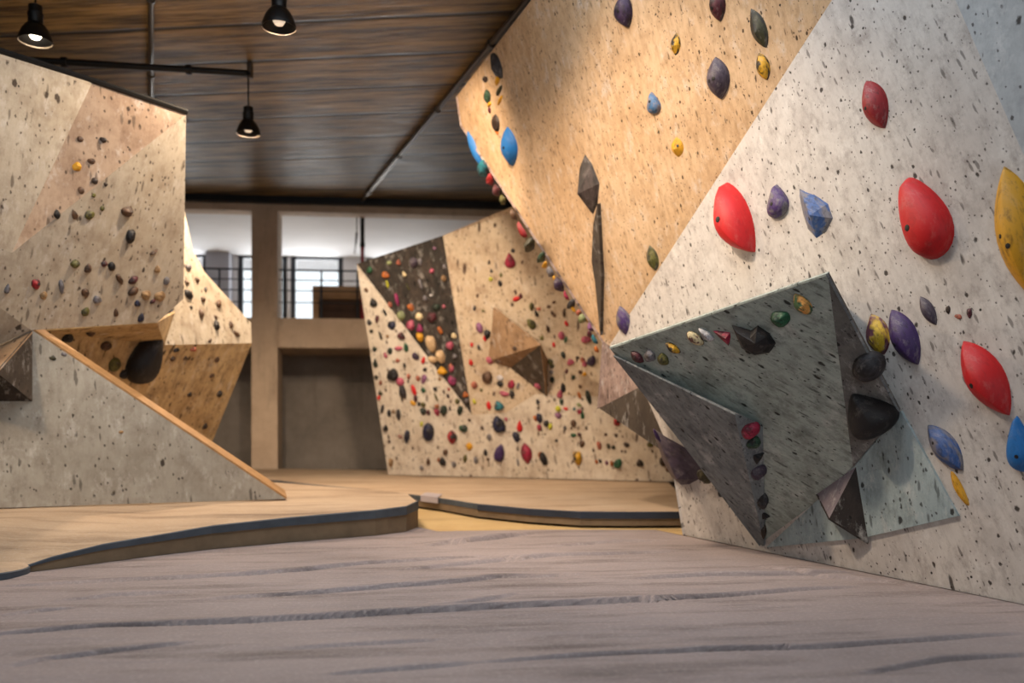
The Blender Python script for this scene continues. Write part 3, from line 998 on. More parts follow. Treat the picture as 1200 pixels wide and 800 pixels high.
# large near mat with folds in its cover
creases = [  # image polylines of the folds, height, half width in metres
    ([(-60, 748), (120, 733), (300, 727), (480, 717), (640, 708), (820, 700), (930, 691), (1010, 687)], 0.020, 0.022),
    ([(0, 687), (110, 681), (240, 675), (350, 668), (430, 660), (500, 656), (560, 653), (600, 651)], 0.014, 0.03),
    ([(60, 705), (130, 697), (230, 693)], 0.008, 0.03),
    ([(230, 703), (330, 697), (430, 689), (540, 681), (585, 676), (640, 676), (690, 672)], 0.016, 0.025),
    ([(495, 712), (545, 706), (580, 700), (607, 694)], 0.010, 0.025),
    ([(500, 639), (560, 632), (604, 627), (622, 624)], 0.024, 0.045),
    ([(460, 668), (520, 662), (590, 656), (640, 651), (700, 649), (800, 645)], 0.014, 0.045),
    ([(740, 678), (790, 675), (830, 673), (1000, 672), (1060, 669)], 0.016, 0.04),
    ([(560, 777), (640, 770), (720, 765), (820, 760), (950, 758), (1060, 750), (1200, 742)], 0.013, 0.02),
    ([(380, 790), (470, 783), (560, 777)], 0.008, 0.02),
    ([(0, 783), (60, 770), (130, 762), (230, 752)], 0.010, 0.02),
    ([(330, 760), (420, 754), (520, 748)], 0.007, 0.02),
    ([(880, 663), (960, 674), (1040, 681), (1130, 695)], 0.012, 0.04),
    ([(1000, 790), (1100, 772), (1210, 765)], 0.010, 0.02),
    ([(640, 640), (720, 634), (790, 633)], 0.010, 0.05),
    ([(0, 722), (50, 715), (90, 712)], 0.008, 0.02),
]
nx, ny = 240, 440
Ys = 1.6 * (6.42 / 1.6) ** (np.arange(ny) / (ny - 1))
def xr(Y):
    t = (Y - R1.y) / (R2.y - R1.y)
    return R1.x + (R2.x - R1.x) * t - 0.004
S_ = np.linspace(0, 1, nx)
XL = -0.72 * Ys - 0.2
XR = np.minimum(np.array([xr(y) for y in Ys]), 0.75 * Ys + 0.2)
GX = XL[:, None] + (XR - XL)[:, None] * S_[None, :]
GY = np.repeat(Ys[:, None], nx, 1)
# far edge sweeps back on the right
fe = sorted([(p.x, p.y - 0.012) for p in bot]) + [(-0.55, 6.3), (0.26, 6.4), (1.25, 6.38)]
far = np.interp(GX[-1], [-5] + [p[0] for p in fe], [fe[0][1]] + [p[1] for p in fe])
GY = 1.6 * (np.broadcast_to(far[None, :], GY.shape) / 1.6) ** (np.arange(ny) / (ny - 1))[:, None]
GZ = np.zeros_like(GX)
rng = np.random.default_rng(3)
def vnoise(x, y, s):
    z = np.zeros_like(x)
    for _ in range(7):
        a = rng.uniform(-0.35, 0.35) + math.pi / 2
        f = s * rng.uniform(0.6, 1.9)
        z += np.sin((x * math.cos(a) * 0.6 + y * math.sin(a)) * f + rng.uniform(0, 6.28) + 0.8 * np.sin(x * rng.uniform(0.8, 2.2) + rng.uniform(0, 6)))
    return z / 7
GY0 = GY.copy()
GZ += 0.006 * vnoise(GX, GY, 9) + 0.003 * vnoise(GX, GY, 26)
for pl, hgt, wd in creases:
    ps = [floor_pt(x, y) for x, y in pl]
    wd = wd * 0.75; best = np.full_like(GX, 1e9); tpar = np.zeros_like(GX)
    tot = sum((b - a).length for a, b in zip(ps, ps[1:])); acc = 0
    for a, b in zip(ps, ps[1:]):
        ax, ay, bx, by = a.x, a.y, b.x, b.y
        L2 = (bx - ax) ** 2 + (by - ay) ** 2
        t = np.clip(((GX - ax) * (bx - ax) + (GY0 - ay) * (by - ay)) / L2, 0, 1)
        dx, dy = GX - ax - t * (bx - ax), GY0 - ay - t * (by - ay)
        d = np.sqrt(dx * dx + dy * dy)
        sgn = np.sign((bx - ax) * (GY0 - ay) - (by - ay) * (GX - ax))
        sd = d * sgn
        up = d < np.abs(best)
        best = np.where(up, sd, best); tpar = np.where(up, (acc + t * math.sqrt(L2)) / tot, tpar)
        acc += math.sqrt(L2)
    env = np.sin(np.clip(tpar, 0.0, 1.0) * math.pi) ** 0.5
    # a soft roll behind, a sharp drop on the near side
    prof = np.where(best > 0, np.exp(-(best / (wd * 4.5)) ** 2), np.exp(-(best / (wd * 0.3)) ** 2))
    lip = np.exp(-((best - wd * 0.1) / (wd * 0.8)) ** 2)
    GY -= 1.1 * hgt * env * lip
    groove = -0.8 * np.exp(-((best + wd * 0.9) / (wd * 0.6)) ** 2)
    GZ += 1.15 * hgt * env * (prof + groove)
edge = np.minimum(1, np.minimum(np.arange(ny)[::-1][:, None] / 6.0, (nx - 1 - np.arange(nx))[None, :] / 8.0))
GZ = GZ * edge; GY = GY0 + (GY - GY0) * edge
vs = np.stack([GX, GY, GZ], -1).reshape(-1, 3)
idx = np.arange(nx * ny).reshape(ny, nx)
fs = np.stack([idx[:-1, :-1], idx[:-1, 1:], idx[1:, 1:], idx[1:, :-1]], -1).reshape(-1, 4)
# skirt below the edges so the mat has thickness
loop = list(idx[0, :]) + list(idx[1:, -1]) + list(idx[-1, ::-1][1:]) + list(idx[::-1, 0][1:-1])
low = vs[loop].copy(); low[:, 2] = -0.045
base_i = len(vs)
vs2 = np.concatenate([vs, low]); L = len(loop)
sk = [(loop[i], base_i + i, base_i + (i + 1) % L, loop[(i + 1) % L]) for i in range(L)]
me = bpy.data.meshes.new('crash_mat')
me.from_pydata(vs2.tolist(), [], fs.tolist() + sk)
me.polygons.foreach_set('use_smooth', [True] * len(fs) + [False] * L)
me.update()
tag(link('crash_mat', me, M_MAT), 'huge grey-brown crash mat with a creased cover filling the foreground', 'mat')

# ================================================= HOLDS ===================
def dome(outline, profile, rings=7, seg=28, peak=(0, 0), facet=0.0, seed=0, noise=0.0):
    """moulded hold: outline(t) is the footprint, profile(s) the height from rim (s=0) to peak (s=1)"""
    rnd = random.Random(seed)
    ph = [rnd.uniform(0, 6.28) for _ in range(6)]
    vs, fs = [], []
    ks = [0, 0, 0.12, 0.3, 0.5, 0.7, 0.87][:rings]
    for r in range(rings):
        s = ks[r]
        for k in range(seg):
            t = 2 * math.pi * k / seg
            x, y = outline(t)
            w = 1 + noise * (math.sin(2 * t + ph[0]) * 0.6 + math.sin(3 * t + ph[1] + s * 2) * 0.5 + math.sin(5 * t + ph[2]) * 0.3)
            f = 1 - s
            px, py = peak
            hx = profile(s) if r else -0.06
            if r > 1:
                hx *= 1 + noise * 1.2 * math.sin(3 * t + ph[3] + s * 4)
            vs.append((x * w * f + px * s, y * w * f + py * s, hx))
    vs.append((peak[0], peak[1], profile(1.0)))
    for r in range(rings - 1):
        for k in range(seg):
            a, b = r * seg + k, r * seg + (k + 1) % seg
            fs.append((a, b, b + seg, a + seg))
    top = len(vs) - 1
    for k in range(seg):
        fs.append(((rings - 1) * seg + k, (rings - 1) * seg + (k + 1) % seg, top))
    fs.append(tuple(range(seg))[::-1])
    return vs, fs


def o_ellipse(t): return math.sin(t), math.cos(t)
def o_lens(t):
    c = math.cos(t)
    return math.copysign(max(0, 1 - c * c) ** 0.88, math.sin(t)), c
def o_drop(t):
    c = math.cos(t)
    w = abs(math.sin(t)) * (0.62 - 0.38 * c) / 0.76
    return math.copysign(w, math.sin(t)), c
def o_pear(t):
    c = math.cos(t)
    return math.sin(t) * (0.74 - 0.26 * c) / 0.78, c
def o_cut(t):      # lens with a flat side
    x, y = o_lens(t)
    return (x if x < 0 else x * 0.55), y
def o_tri(t):
    k = 2 * math.pi / 3
    a = (t + k / 2) % k - k / 2
    r = 0.62 / max(0.35, math.cos(a))
    r = min(r, 1.05)
    return r * math.sin(t + math.pi / 3 * 0), r * math.cos(t)
def p_round(s): return math.sqrt(max(0, 1 - (1 - s) ** 2))
def p_cone(s): return s ** 0.85
def p_soft(s): return math.sin(s * math.pi / 2) ** 0.75
def p_slab(s): return min(1, s * 2.6) * (0.8 + 0.2 * s)

SHAPES = {}
def shape(name, vs, fs, smooth):
    me = mesh_from('hold_' + name, vs, fs, smooth)
    me.materials.append(M_BOLT)
    SHAPES[name] = (me, np.array(vs))
shape('lens', *dome(o_lens, p_soft, peak=(0, -0.12)), True)
shape('drop', *dome(o_drop, p_round, peak=(0, -0.3)), True)
shape('pear', *dome(o_pear, p_round, peak=(-0.1, -0.25)), True)
shape('egg', *dome(o_ellipse, p_round, peak=(0, -0.1)), True)
shape('cut', *dome(o_cut, p_round, peak=(-0.25, -0.1)), True)
shape('ridge', *dome(o_lens, p_cone, peak=(-0.15, -0.2), noise=0.05, seed=4), False)
for i in range(4):
    shape('blob%d' % i, *dome(o_ellipse, p_soft if i % 2 else p_round, seg=18, rings=6, peak=(0.15 * (i - 1.5), -0.15), noise=0.13, seed=20 + i), True)
shape('shard0', *dome(o_lens, p_cone, rings=3, seg=8, peak=(-0.2, -0.25), noise=0.1, seed=3), False)
shape('shard1', *dome(o_tri, p_cone, rings=4, seg=6, peak=(0.1, -0.2), noise=0.12, seed=5), False)
shape('shard2', *dome(o_drop, p_cone, rings=3, seg=10, peak=(0.2, -0.35), noise=0.08, seed=9), False)
shape('bar', *dome(lambda t: (0.5 * math.sin(t), math.cos(t)), p_slab, noise=0.06, seed=8), True)
# wide faceted hold with two points on its upper rim
vs_ = [(-1, 0.9, 0), (-0.15, 0.55, 0), (0.2, 1.0, 0), (0.75, 0.45, 0), (1, -0.3, 0), (0.55, -0.9, 0), (-0.1, -1, 0), (-0.65, -0.55, 0)]
vt_ = [(-0.72, 0.55, .5), (-0.1, 0.2, 0.75), (0.22, 0.62, 0.8), (0.6, 0.25, .8), (0.72, -0.25, .7), (0.35, -0.62, .75), (-0.1, -0.68, .7), (-0.5, -0.3, .6)]
bmx = [(x * 1.0, y, -0.08) for x, y, z in vs_] + vs_ + vt_ + [(0.15, -0.05, 1.05)]
fx_ = [(i, (i + 1) % 8, 8 + (i + 1) % 8, 8 + i) for i in range(8)] + [(8 + i, 8 + (i + 1) % 8, 16 + (i + 1) % 8, 16 + i) for i in range(8)] + [(16 + i, 16 + (i + 1) % 8, 24) for i in range(8)] + [tuple(range(7, -1, -1))]
fx_ = [tuple(reversed(f)) for f in fx_]
shape('shard3', bmx, fx_, False)
TURN = {'G': 0.5, 'R': 0.55, 'SL': 0.6, 'LB1': 0.35, 'LB3': 0.3, 'V2': 0.4, 'K': 0.15}
SMALL = ['egg', 'lens', 'blob0', 'blob1', 'blob2', 'blob3', 'drop']

NAMES = {}
HOLDS = []     # (object, px, py, w, h, colour, region)


def add_hold(x, y, w, h, colour, key, shp=None, rot=0.0, depth=0.55, label=None, group=None, free=None, mir=False):
    if shp is None:
        shp = random.choice(SMALL)
    me, vv = SHAPES[shp]
    if free is None:
        o, n = facet_hit(x, y, key)
        on_plane = key not in TURN
        if not on_plane:
            nf = n
            n = (n * (1 - TURN[key]) + (CAM - o).normalized() * TURN[key]).normalized()
            o = o + nf * 0.01
    else:
        o, n = free
        on_plane = False
    r0 = math.radians(rot)
    dv_ = (hit(x + math.sin(r0), y - math.cos(r0), (o, n)) - o) if on_plane else None
    if dv_ is None:
        up = Vector((math.sin(r0), 0, math.cos(r0)))
        dv_ = up - n * up.dot(n)
    v = dv_.normalized()
    u = v.cross(n).normalized()
    sc = o.y / F
    su, sv = w / 2 * sc * 1.1, h / 2 * sc
    bias = Vector((0, 0, 0))
    for it in range(9):
        sn = depth * math.sqrt(su * sv)
        pts = o[None] if False else None
        ax = np.array(u) * su; ay = np.array(v) * sv; az = np.array(n) * sn
        lv = vv * (np.array([-1, 1, 1]) if mir else 1)
        wp = lv[:, 0:1] * ax + lv[:, 1:2] * ay + lv[:, 2:3] * az + np.array(o)
        X = CX + F * wp[:, 0] / wp[:, 1]; Yp = HY - F * (wp[:, 2] - CAMH) / wp[:, 1]
        bw, bh = X.max() - X.min(), Yp.max() - Yp.min()
        cx, cy = (X.max() + X.min()) / 2, (Yp.max() + Yp.min()) / 2
        fw, fh = min(1.6, max(0.6, (w / bw))) ** 0.8, min(1.6, max(0.6, (h / bh))) ** 0.8
        mixr = math.sin(r0) ** 2
        su *= fw ** (1 - mixr) * fh ** mixr; sv *= fh ** (1 - mixr) * fw ** mixr
        su = min(max(su, sv * 0.22), sv * 3.5)
        if on_plane:
            px, py = proj(o)
            o = hit(px + (x - cx) * 0.9, py + (y - cy) * 0.9, (o, n))
        else:
            o = o + Vector(((x - cx) * sc, 0, -(y - cy) * sc)) * 0.9
    ob = bpy.data.objects.new('climbing_hold', me)
    COL.objects.link(ob)
    sgn = -1 if mir else 1
    M = Matrix.Identity(4)
    for i in range(3):
        M[i][0], M[i][1], M[i][2], M[i][3] = u[i] * su * sgn, v[i] * sv, n[i] * sn, o[i]
    ob.matrix_world = M
    ob.material_slots[0].link = 'OBJECT'
    ob.material_slots[0].material = hmat(colour)
    ob['category'] = 'climbing hold'
    if label: ob['label'] = label
    if group: ob['group'] = group
    HOLDS.append((ob, x, y, w, h, colour, key, label))
    return ob, M


me_ring = None
def bolt_hole(hold, x, y, r):
    """recessed bolt hole: dark countersunk cup let into the hold where the photo shows it"""
    ob, M = hold
    me = ob.data
    vs = [M @ v.co for v in me.vertices]
    bv = BVHTree.FromPolygons(vs, [tuple(p.vertices) for p in me.polygons])
    r_ = ray(x, y).normalized()
    loc, nn, _, _ = bv.ray_cast(CAM, r_)
    if loc is None: return
    if nn.dot(r_) > 0: nn = -nn
    rad = r * loc.y / F
    m = MB()
    m.lathe([(rad * 1.1, -rad * 0.5), (rad * 1.1, rad * 0.08), (rad * 0.8, rad * 0.14), (0.0001, rad * 0.15)], (0, 0, 0), 16)
    b = m.build('bolt_hole', M_BOLT, None, True)
    Wm = Matrix.Translation(loc) @ nn.to_track_quat('Z', 'Y').to_matrix().to_4x4()
    b.parent = ob
    b.matrix_parent_inverse = M.inverted_safe()
    b.matrix_world = Wm
    b['label'] = 'dark bolt hole'


BIG = 'big holds on the right wall'
# ---- big holds of the right wall, one by one: x, y, w, h, colour, facet, shape, tilt, depth, label, holes
big = [
    (861.5, 254.5, 51, 82, 'red', 'W', 'cut', -22, 0.75, 'bright red D-shaped hold, leftmost of the big red holds on the pale wall', [(841, 257, 3.2)]),
    (1086, 256, 66, 97, 'red', 'W', 'pear', -26, 0.6, 'biggest red teardrop hold, with a bolt hole, left of the big yellow hold', [(1063, 267, 3.6)]),
    (1156, 443, 58, 89, 'red', 'W', 'lens', -32, 0.7, 'lowest big red hold, above the two blue holds on the pale wall', [(1138, 452, 2.8)]),
    (1026, 122.5, 32, 56, 'dark_red', 'W', 'lens', -22, 0.6, 'topmost red lens-shaped hold, alone high on the pale wall', [(1014, 127, 2.0)]),
    (1197, 274, 64, 158, 'yellow', 'W', 'lens', -14, 0.5, 'big yellow pointed hold at the right border of the photo', [(1172, 277, 2.6), (1181, 288, 3.0)]),
    (912, 236, 27, 40, 'purple_grey', 'W', 'drop', -8, 0.6, 'small purple drop hold just right of the bright red D-shaped hold', [(904, 239, 2.0)]),
    (957, 250, 39, 59, 'blue_grey', 'W', 'shard2', -32, 0.55, 'blue-grey pointed hold above the top corner of the grey volume', [(948, 256, 2.0)]),
    (1060.5, 395, 38, 65, 'purple', 'W', 'lens', -26, 0.6, 'purple lens hold with chalky middle, right of the grey volume', [(1048, 404, 2.4)]),
    (1029, 391.5, 29, 48, 'yellow_maroon', 'W', 'ridge', -18, 0.5, 'yellow and maroon pointed hold touching the edge of the grey volume', []),
    (1088, 364, 20, 34, 'plum_charcoal', 'W', 'lens', -30, 0.5, 'small dark plum hold above and right of the purple lens hold', []),
    (1108.5, 524.5, 38, 58, 'blue_grey', 'W', 'lens', -38, 0.5, 'blue pointed hold with pale middle, just above the thin yellow bar', [(1093, 519, 1.8)]),
    (1125, 572, 22, 41, 'yellow', 'W', 'bar', -27, 0.3, 'thin yellow bar hold beside the lower right of the grey volume', []),
    (1197, 520, 36, 66, 'blue', 'W', 'drop', -8, 0.6, 'bright blue drop hold cut by the right border of the photo', [(1191, 535, 2.2)]),
    (1136, 367, 7, 12, 'maroon', 'W', 'blob1', -10, 0.5, 'tiny maroon hold above the lowest big red hold', []),
    (1111, 363, 6, 10, 'dark_brown', 'W', 'blob0', -10, 0.4, 'tiny dark brown hold between the plum hold and the tiny maroon hold', []),
    (1123, 371, 9, 6, 'salmon', 'W', 'blob2', 20, 0.4, 'tiny reddish chip of a hold left of the tiny maroon hold', []),
    # tan panels
    (730.5, 12, 23, 40, 'dark_purple', 'T2', 'cut', -8, 0.6, 'dark purple hold at the top edge beside the fold of the tan panels', [(724, 13, 1.8)]),
    (841, 5, 20, 41, 'maroon', 'T2', 'lens', -10, 0.6, 'maroon hold cut by the top edge on the right tan panel', [(834, 10, 2.2)]),
    (792, 51.5, 12, 27, 'yellow_black', 'T2', 'ridge', 2, 0.6, 'yellow hold with black top, between the two dark top edge holds', []),
    (766.5, 120.5, 17, 26, 'pale_blue', 'T2', 'drop', -12, 0.6, 'little pale blue hold, the only blue one on the right tan panel', [(761, 119, 1.4)]),
    (842, 91.5, 28, 50, 'plum_charcoal', 'T2', 'lens', -8, 0.6, 'dark plum pointed hold with two bolt holes on the right tan panel', [(831, 95, 2.0), (836, 92, 2.2)]),
    (890, 33, 22, 46, 'dark_olive', 'T2', 'ridge', -22, 0.5, 'weathered olive and black hold at upper right of the tan panel', []),
    (894.5, 78, 17, 32, 'yellow_black', 'T2', 'lens', -18, 0.5, 'yellow and black hold just below the weathered olive hold', []),
    (794, 172, 15, 24, 'yellow', 'T2', 'ridge', -5, 0.5, 'plain yellow hold alone in the middle of the right tan panel', [(794, 171, 1.6)]),
    (765, 302, 15, 30, 'olive', 'T2', 'ridge', -14, 0.6, 'olive yellow hold low on the tan panel beside the pale wall joint', []),
    (732, 376.5, 20, 37, 'purple_grey', 'T2', 'lens', -18, 0.6, 'violet hold just above the left tip of the grey volume', []),
    (690, 215.5, 27, 70, 'weathered', 'T1', 'shard0', -8, 0.55, 'dark weathered diamond shard hold against the fold of the tan panels', []),
    (597, 171.5, 21, 47, 'blue', 'T1', 'lens', -8, 0.5, 'blue lens hold with chalk smear on the left tan panel', [(590, 173, 1.6)]),
    (582, 77, 15, 30, 'charcoal', 'T1', 'ridge', -26, 0.5, 'charcoal hold topmost of the cluster on the left tan panel', []),
    (583.5, 91, 14, 17, 'yellow', 'T1', 'blob1', -26, 0.5, 'yellow hold directly under the topmost charcoal hold', []),
    (585, 106, 10, 12, 'dark_olive', 'T1', 'egg', -20, 0.5, 'dark olive hold between two yellow ones on the left tan panel', []),
    (586, 117.5, 9, 11, 'yellow', 'T1', 'blob3', -20, 0.5, 'yellow hold under the dark olive one on the left tan panel', []),
    (568.5, 93, 7, 8, 'dark_brown', 'T1', 'blob0', 0, 0.5, 'tiny dark brown knob left of the yellow holds, left tan panel', []),
    (571, 113, 9, 17, 'green_black', 'T1', 'lens', -12, 0.5, 'blackish green hold left of the small dark olive hold', []),
    (573.5, 122, 5, 6, 'yellow', 'T1', 'blob2', -12, 0.5, 'tiny yellow chip hold under the blackish green hold', []),
    (573.5, 129, 4, 8, 'maroon', 'T1', 'lens', -10, 0.5, 'tiny maroon hold below the tiny yellow chip hold', []),
    (581, 144, 10, 20, 'dark_brown', 'T1', 'egg', -6, 0.5, 'dark brown oval hold just above the blue lens hold', []),
    (582.5, 155, 5, 5, 'orange', 'T1', 'blob1', 0, 0.5, 'tiny orange chip hold under the dark brown oval hold', []),
    # grey volume, main face
    (941, 356, 21, 26, 'orange_green', 'G', 'ridge', -38, 0.7, 'orange and green hold near the top corner of the grey volume', []),
    (915.5, 373, 25, 21, 'green', 'G', 'blob1', -10, 0.8, 'green rounded hold right of the black hold on the grey volume', []),
    (885, 396.5, 55, 39, 'black', 'G', 'shard3', 0, 0.75, 'big black faceted hold under the top edge of the grey volume', [(873, 404, 2.0)]),
    (848, 394, 25, 22, 'crimson', 'G', 'shard1', -10, 0.7, 'crimson triangular hold left of the black faceted hold', []),
    (828, 392, 20, 14, 'white', 'G', 'blob2', -60, 0.7, 'whitish hold between the crimson and the cream one', []),
    (815, 396, 22, 16, 'maroon_cream', 'G', 'egg', -60, 0.7, 'cream and maroon hold left of the whitish hold', []),
    (789, 407.5, 19, 13, 'yellow_black', 'G', 'ridge', -65, 0.8, 'yellow and black hold on the left part of the grey volume top', []),
    (777, 420, 17, 13, 'olive', 'G', 'blob0', -50, 0.7, 'olive hold below the yellow and black hold', []),
    (761.5, 416, 15, 16, 'grey', 'G', 'blob3', -40, 0.7, 'pale grey hold left of the olive hold on the grey volume', []),
    (747, 418, 17, 13, 'maroon', 'G', 'lens', -55, 0.6, 'dark maroon hold nearest the left tip of the grey volume', []),
    # right side face of the volume
    (1018.5, 429, 41, 36, 'charcoal', 'R', 'egg', -50, 0.8, 'charcoal hold, upper one on the dark right side of the volume', [(1003, 422, 2.5)]),
    (1024, 487, 60, 58, 'black', 'R', 'drop', -38, 0.8, 'large glossy black hold, lower one on the right side of the volume', []),
    # slot of the volume
    (879, 504, 24, 22, 'crimson', 'SL', 'blob1', 0, 0.6, 'dark crimson hold, topmost of the column in the dark slot', []),
    (883, 518, 18, 15, 'green_black', 'SL', 'blob2', 0, 0.6, 'blackish green hold second from the top in the dark slot', []),
    (887, 537, 18, 15, 'black', 'SL', 'shard1', 0, 0.6, 'black hold in the middle of the dark slot', []),
    (889, 553, 20, 20, 'plum_charcoal', 'SL', 'blob0', 0, 0.5, 'mottled plum hold under the black middle one in the slot', []),
    (894, 586, 14, 22, 'charcoal', 'SL', 'blob3', 0, 0.6, 'charcoal hold low in the dark slot', []),
    (898, 603, 12, 11, 'black', 'SL', 'shard1', 30, 0.6, 'small black shard hold near the foot of the dark slot', []),
    (895, 622, 7, 20, 'dark_brown', 'SL', 'lens', 0, 0.5, 'dark brown sliver hold, lowest in the dark slot', []),
]
for x, y, w, h, c, key, shp, rot, dp, lab, holes in big:
    hb = add_hold(x, y, w, h, c, key, shp, -rot * -1 if False else rot, dp, lab)
    for hx, hy, hr in holes:
        bolt_hole(hb, hx, hy, hr)

# holds under the wall's left end, below the volume
nU = Vector((-0.75, -0.35, -0.55)).normalized()
yq = (q1.y + w3.y) / 2
under = [
    (800, 538, 66, 70, 'plum_charcoal', 'shard2', -48, 'big dark plum hold hanging under the left end of the right wall', yq - 0.25),
    (770, 510, 9, 16, 'purple', 'blob0', 0, 'violet knob at the left end of the hanging dark plum hold', yq - 0.45),
    (825, 558, 20, 15, 'dark_olive', 'blob1', -45, 'dark olive hold below the hanging dark plum hold', W(830, 560).y - 0.06),
    (845, 578, 9, 8, 'black', 'blob2', -45, 'tiny black knob on the left edge of the grey volume', W(846, 578).y - 0.1),
    (791, 543, 6, 11, 'dark_green', 'lens', -10, 'tiny dark green hold at the lower left edge of the pale wall', W(792, 543).y - 0.02),
    (743, 467, 6, 6, 'cream', 'egg', 0, 'tiny cream knob on the dark underside of the right wall', (q1.y + q2.y) / 2 - 0.05),
]
for x, y, w, h, c, shp, rot, lab, Y in under:
    add_hold(x, y, w, h, c, None, shp, rot, 0.5, lab, None, (P(x, y, Y), nU))

# holds of the hidden side, sticking out past the slanting lower edge of the left tan panel
nS = PLANES['S'][1][1]
nE = (Vector((-0.8, -0.15, -0.45))).normalized()
edge_h = [
    (560, 176, 17, 46, 'blue', 'lens', -8, 'blue pointed hold sticking out past the left edge of the tan panel'),
    (566, 197, 15, 20, 'teal', 'blob0', -20, 'teal hold under the blue one on the slanting edge'),
    (574, 210, 11, 13, 'dark_red', 'blob1', -35, 'dark red hold under the teal one on the slanting edge'),
    (582, 223, 11, 13, 'maroon', 'lens', -35, 'maroon hold below the dark red one on the slanting edge'),
    (589, 234, 9, 11, 'olive', 'blob2', -35, 'olive hold on the slanting edge above the rear wall top'),
    (602, 251, 9, 13, 'brown', 'lens', -35, 'brown sliver hold on the slanting edge where the rear wall begins'),
    (612, 269, 12, 20, 'dark_red', 'drop', -30, 'dark red pointed hold on the slanting edge near the crimson rear hold'),
    (620, 286, 15, 17, 'dark_olive', 'blob3', -20, 'fat dark olive hold on the slanting edge'),
    (634, 301, 12, 12, 'green_black', 'blob0', -30, 'blackish green hold on the slanting edge above a yellow one'),
    (638, 310, 9, 8, 'yellow', 'blob1', -30, 'upper yellow hold on the slanting edge'),
    (645, 318, 10, 13, 'grey', 'blob2', -30, 'blue-grey hold on the slanting edge below the upper yellow one'),
    (650, 326, 5, 7, 'yellow', 'egg', -30, 'small yellow chip above the dark purple hold on the slanting edge'),
    (655, 333, 14, 16, 'dark_purple', 'lens', -40, 'dark purple hold on the slanting edge of the tan panel'),
    (664, 346, 7, 12, 'crimson', 'blob3', -30, 'crimson hold under the dark purple one on the slanting edge'),
    (669, 356, 11, 11, 'charcoal', 'blob0', -30, 'charcoal hold on the slanting edge above the middle yellow one'),
    (672, 361, 9, 6, 'yellow', 'blob1', -50, 'middle yellow hold on the slanting edge, under the charcoal one'),
    (678, 366, 7, 7, 'salmon', 'egg', -30, 'salmon knob on the slanting edge'),
    (682, 373, 10, 11, 'sage', 'blob2', -30, 'sage green hold on the slanting edge under the salmon knob'),
    (688, 375, 4, 6, 'yellow', 'egg', -30, 'tiny yellow chip beside the sage green hold on the slanting edge'),
    (692, 383, 8, 11, 'mauve', 'blob3', -30, 'mauve hold low on the slanting edge'),
    (691, 391, 7, 9, 'maroon', 'blob1', -30, 'small maroon hold left of the teal one low on the slanting edge'),
    (697, 397, 8, 12, 'teal', 'blob2', -30, 'teal hold low on the slanting edge near its bottom corner'),
    (699, 409, 6, 8, 'orange', 'blob0', -30, 'orange hold at the bottom corner of the slanting edge'),
]
ea, eb = a_l, p0
pa, pb = proj(ea), proj(eb)
for x, y, w, h, c, shp, rot, lab in edge_h:
    t = max(0.02, min(0.98, (y - pa[1]) / (pb[1] - pa[1])))
    # perspective-correct depth of the panel's lower edge at that height
    Yd = 1 / ((1 - t) / ea.y + t / eb.y)
    add_hold(x, y, w, h, c, None, shp, rot, 0.7, lab, 'holds sticking out along the slanting edge', (P(x, y, Yd + 0.06), nE))

# ---- small holds: x, y, w, h, colour
K_list = [(433,316,7,8,'green'),(452,322,9,8,'orange'),(467,307,5,7,'salmon'),(456,308,6,5,'sage'),(474,321,5,7,'cream'),(506,317,5,6,'pink'),(509,291,4,4,'mauve'),
 (454,333,4,10,'lime'),(492,307,6,9,'grey'),(493,333,6,12,'grey'),(485,308,10,13,'plum_charcoal'),(478,336,4,9,'olive'),(520,326,6,8,'tan'),(521,312,4,6,'grey'),
 (465,351,6,16,'magenta'),(457,357,5,7,'salmon'),(481,360,8,9,'orange'),(470,370,10,12,'sage'),(491,371,9,10,'cream'),(481,381,10,13,'pink'),(492,384,8,11,'magenta'),(492,395,9,12,'yellow'),
 (505,346,3,3,'white'),(498,349,5,6,'grey'),(516,387,6,9,'orange'),(520,359,4,5,'pink'),(505,403,13,20,'beige'),(516,418,12,16,'beige'),(507,421,11,8,'beige'),(527,405,9,10,'pink'),(532,393,6,7,'cream'),
 (533,417,6,6,'grey'),(528,429,5,7,'salmon'),(506,372,12,12,'maroon'),(511,360,10,8,'dark_green'),(518,434,12,10,'yellow'),(529,432,6,8,'pink'),(530,446,10,12,'magenta'),(544,446,5,9,'grey'),(546,462,7,7,'orange'),(547,469,5,6,'grey')]
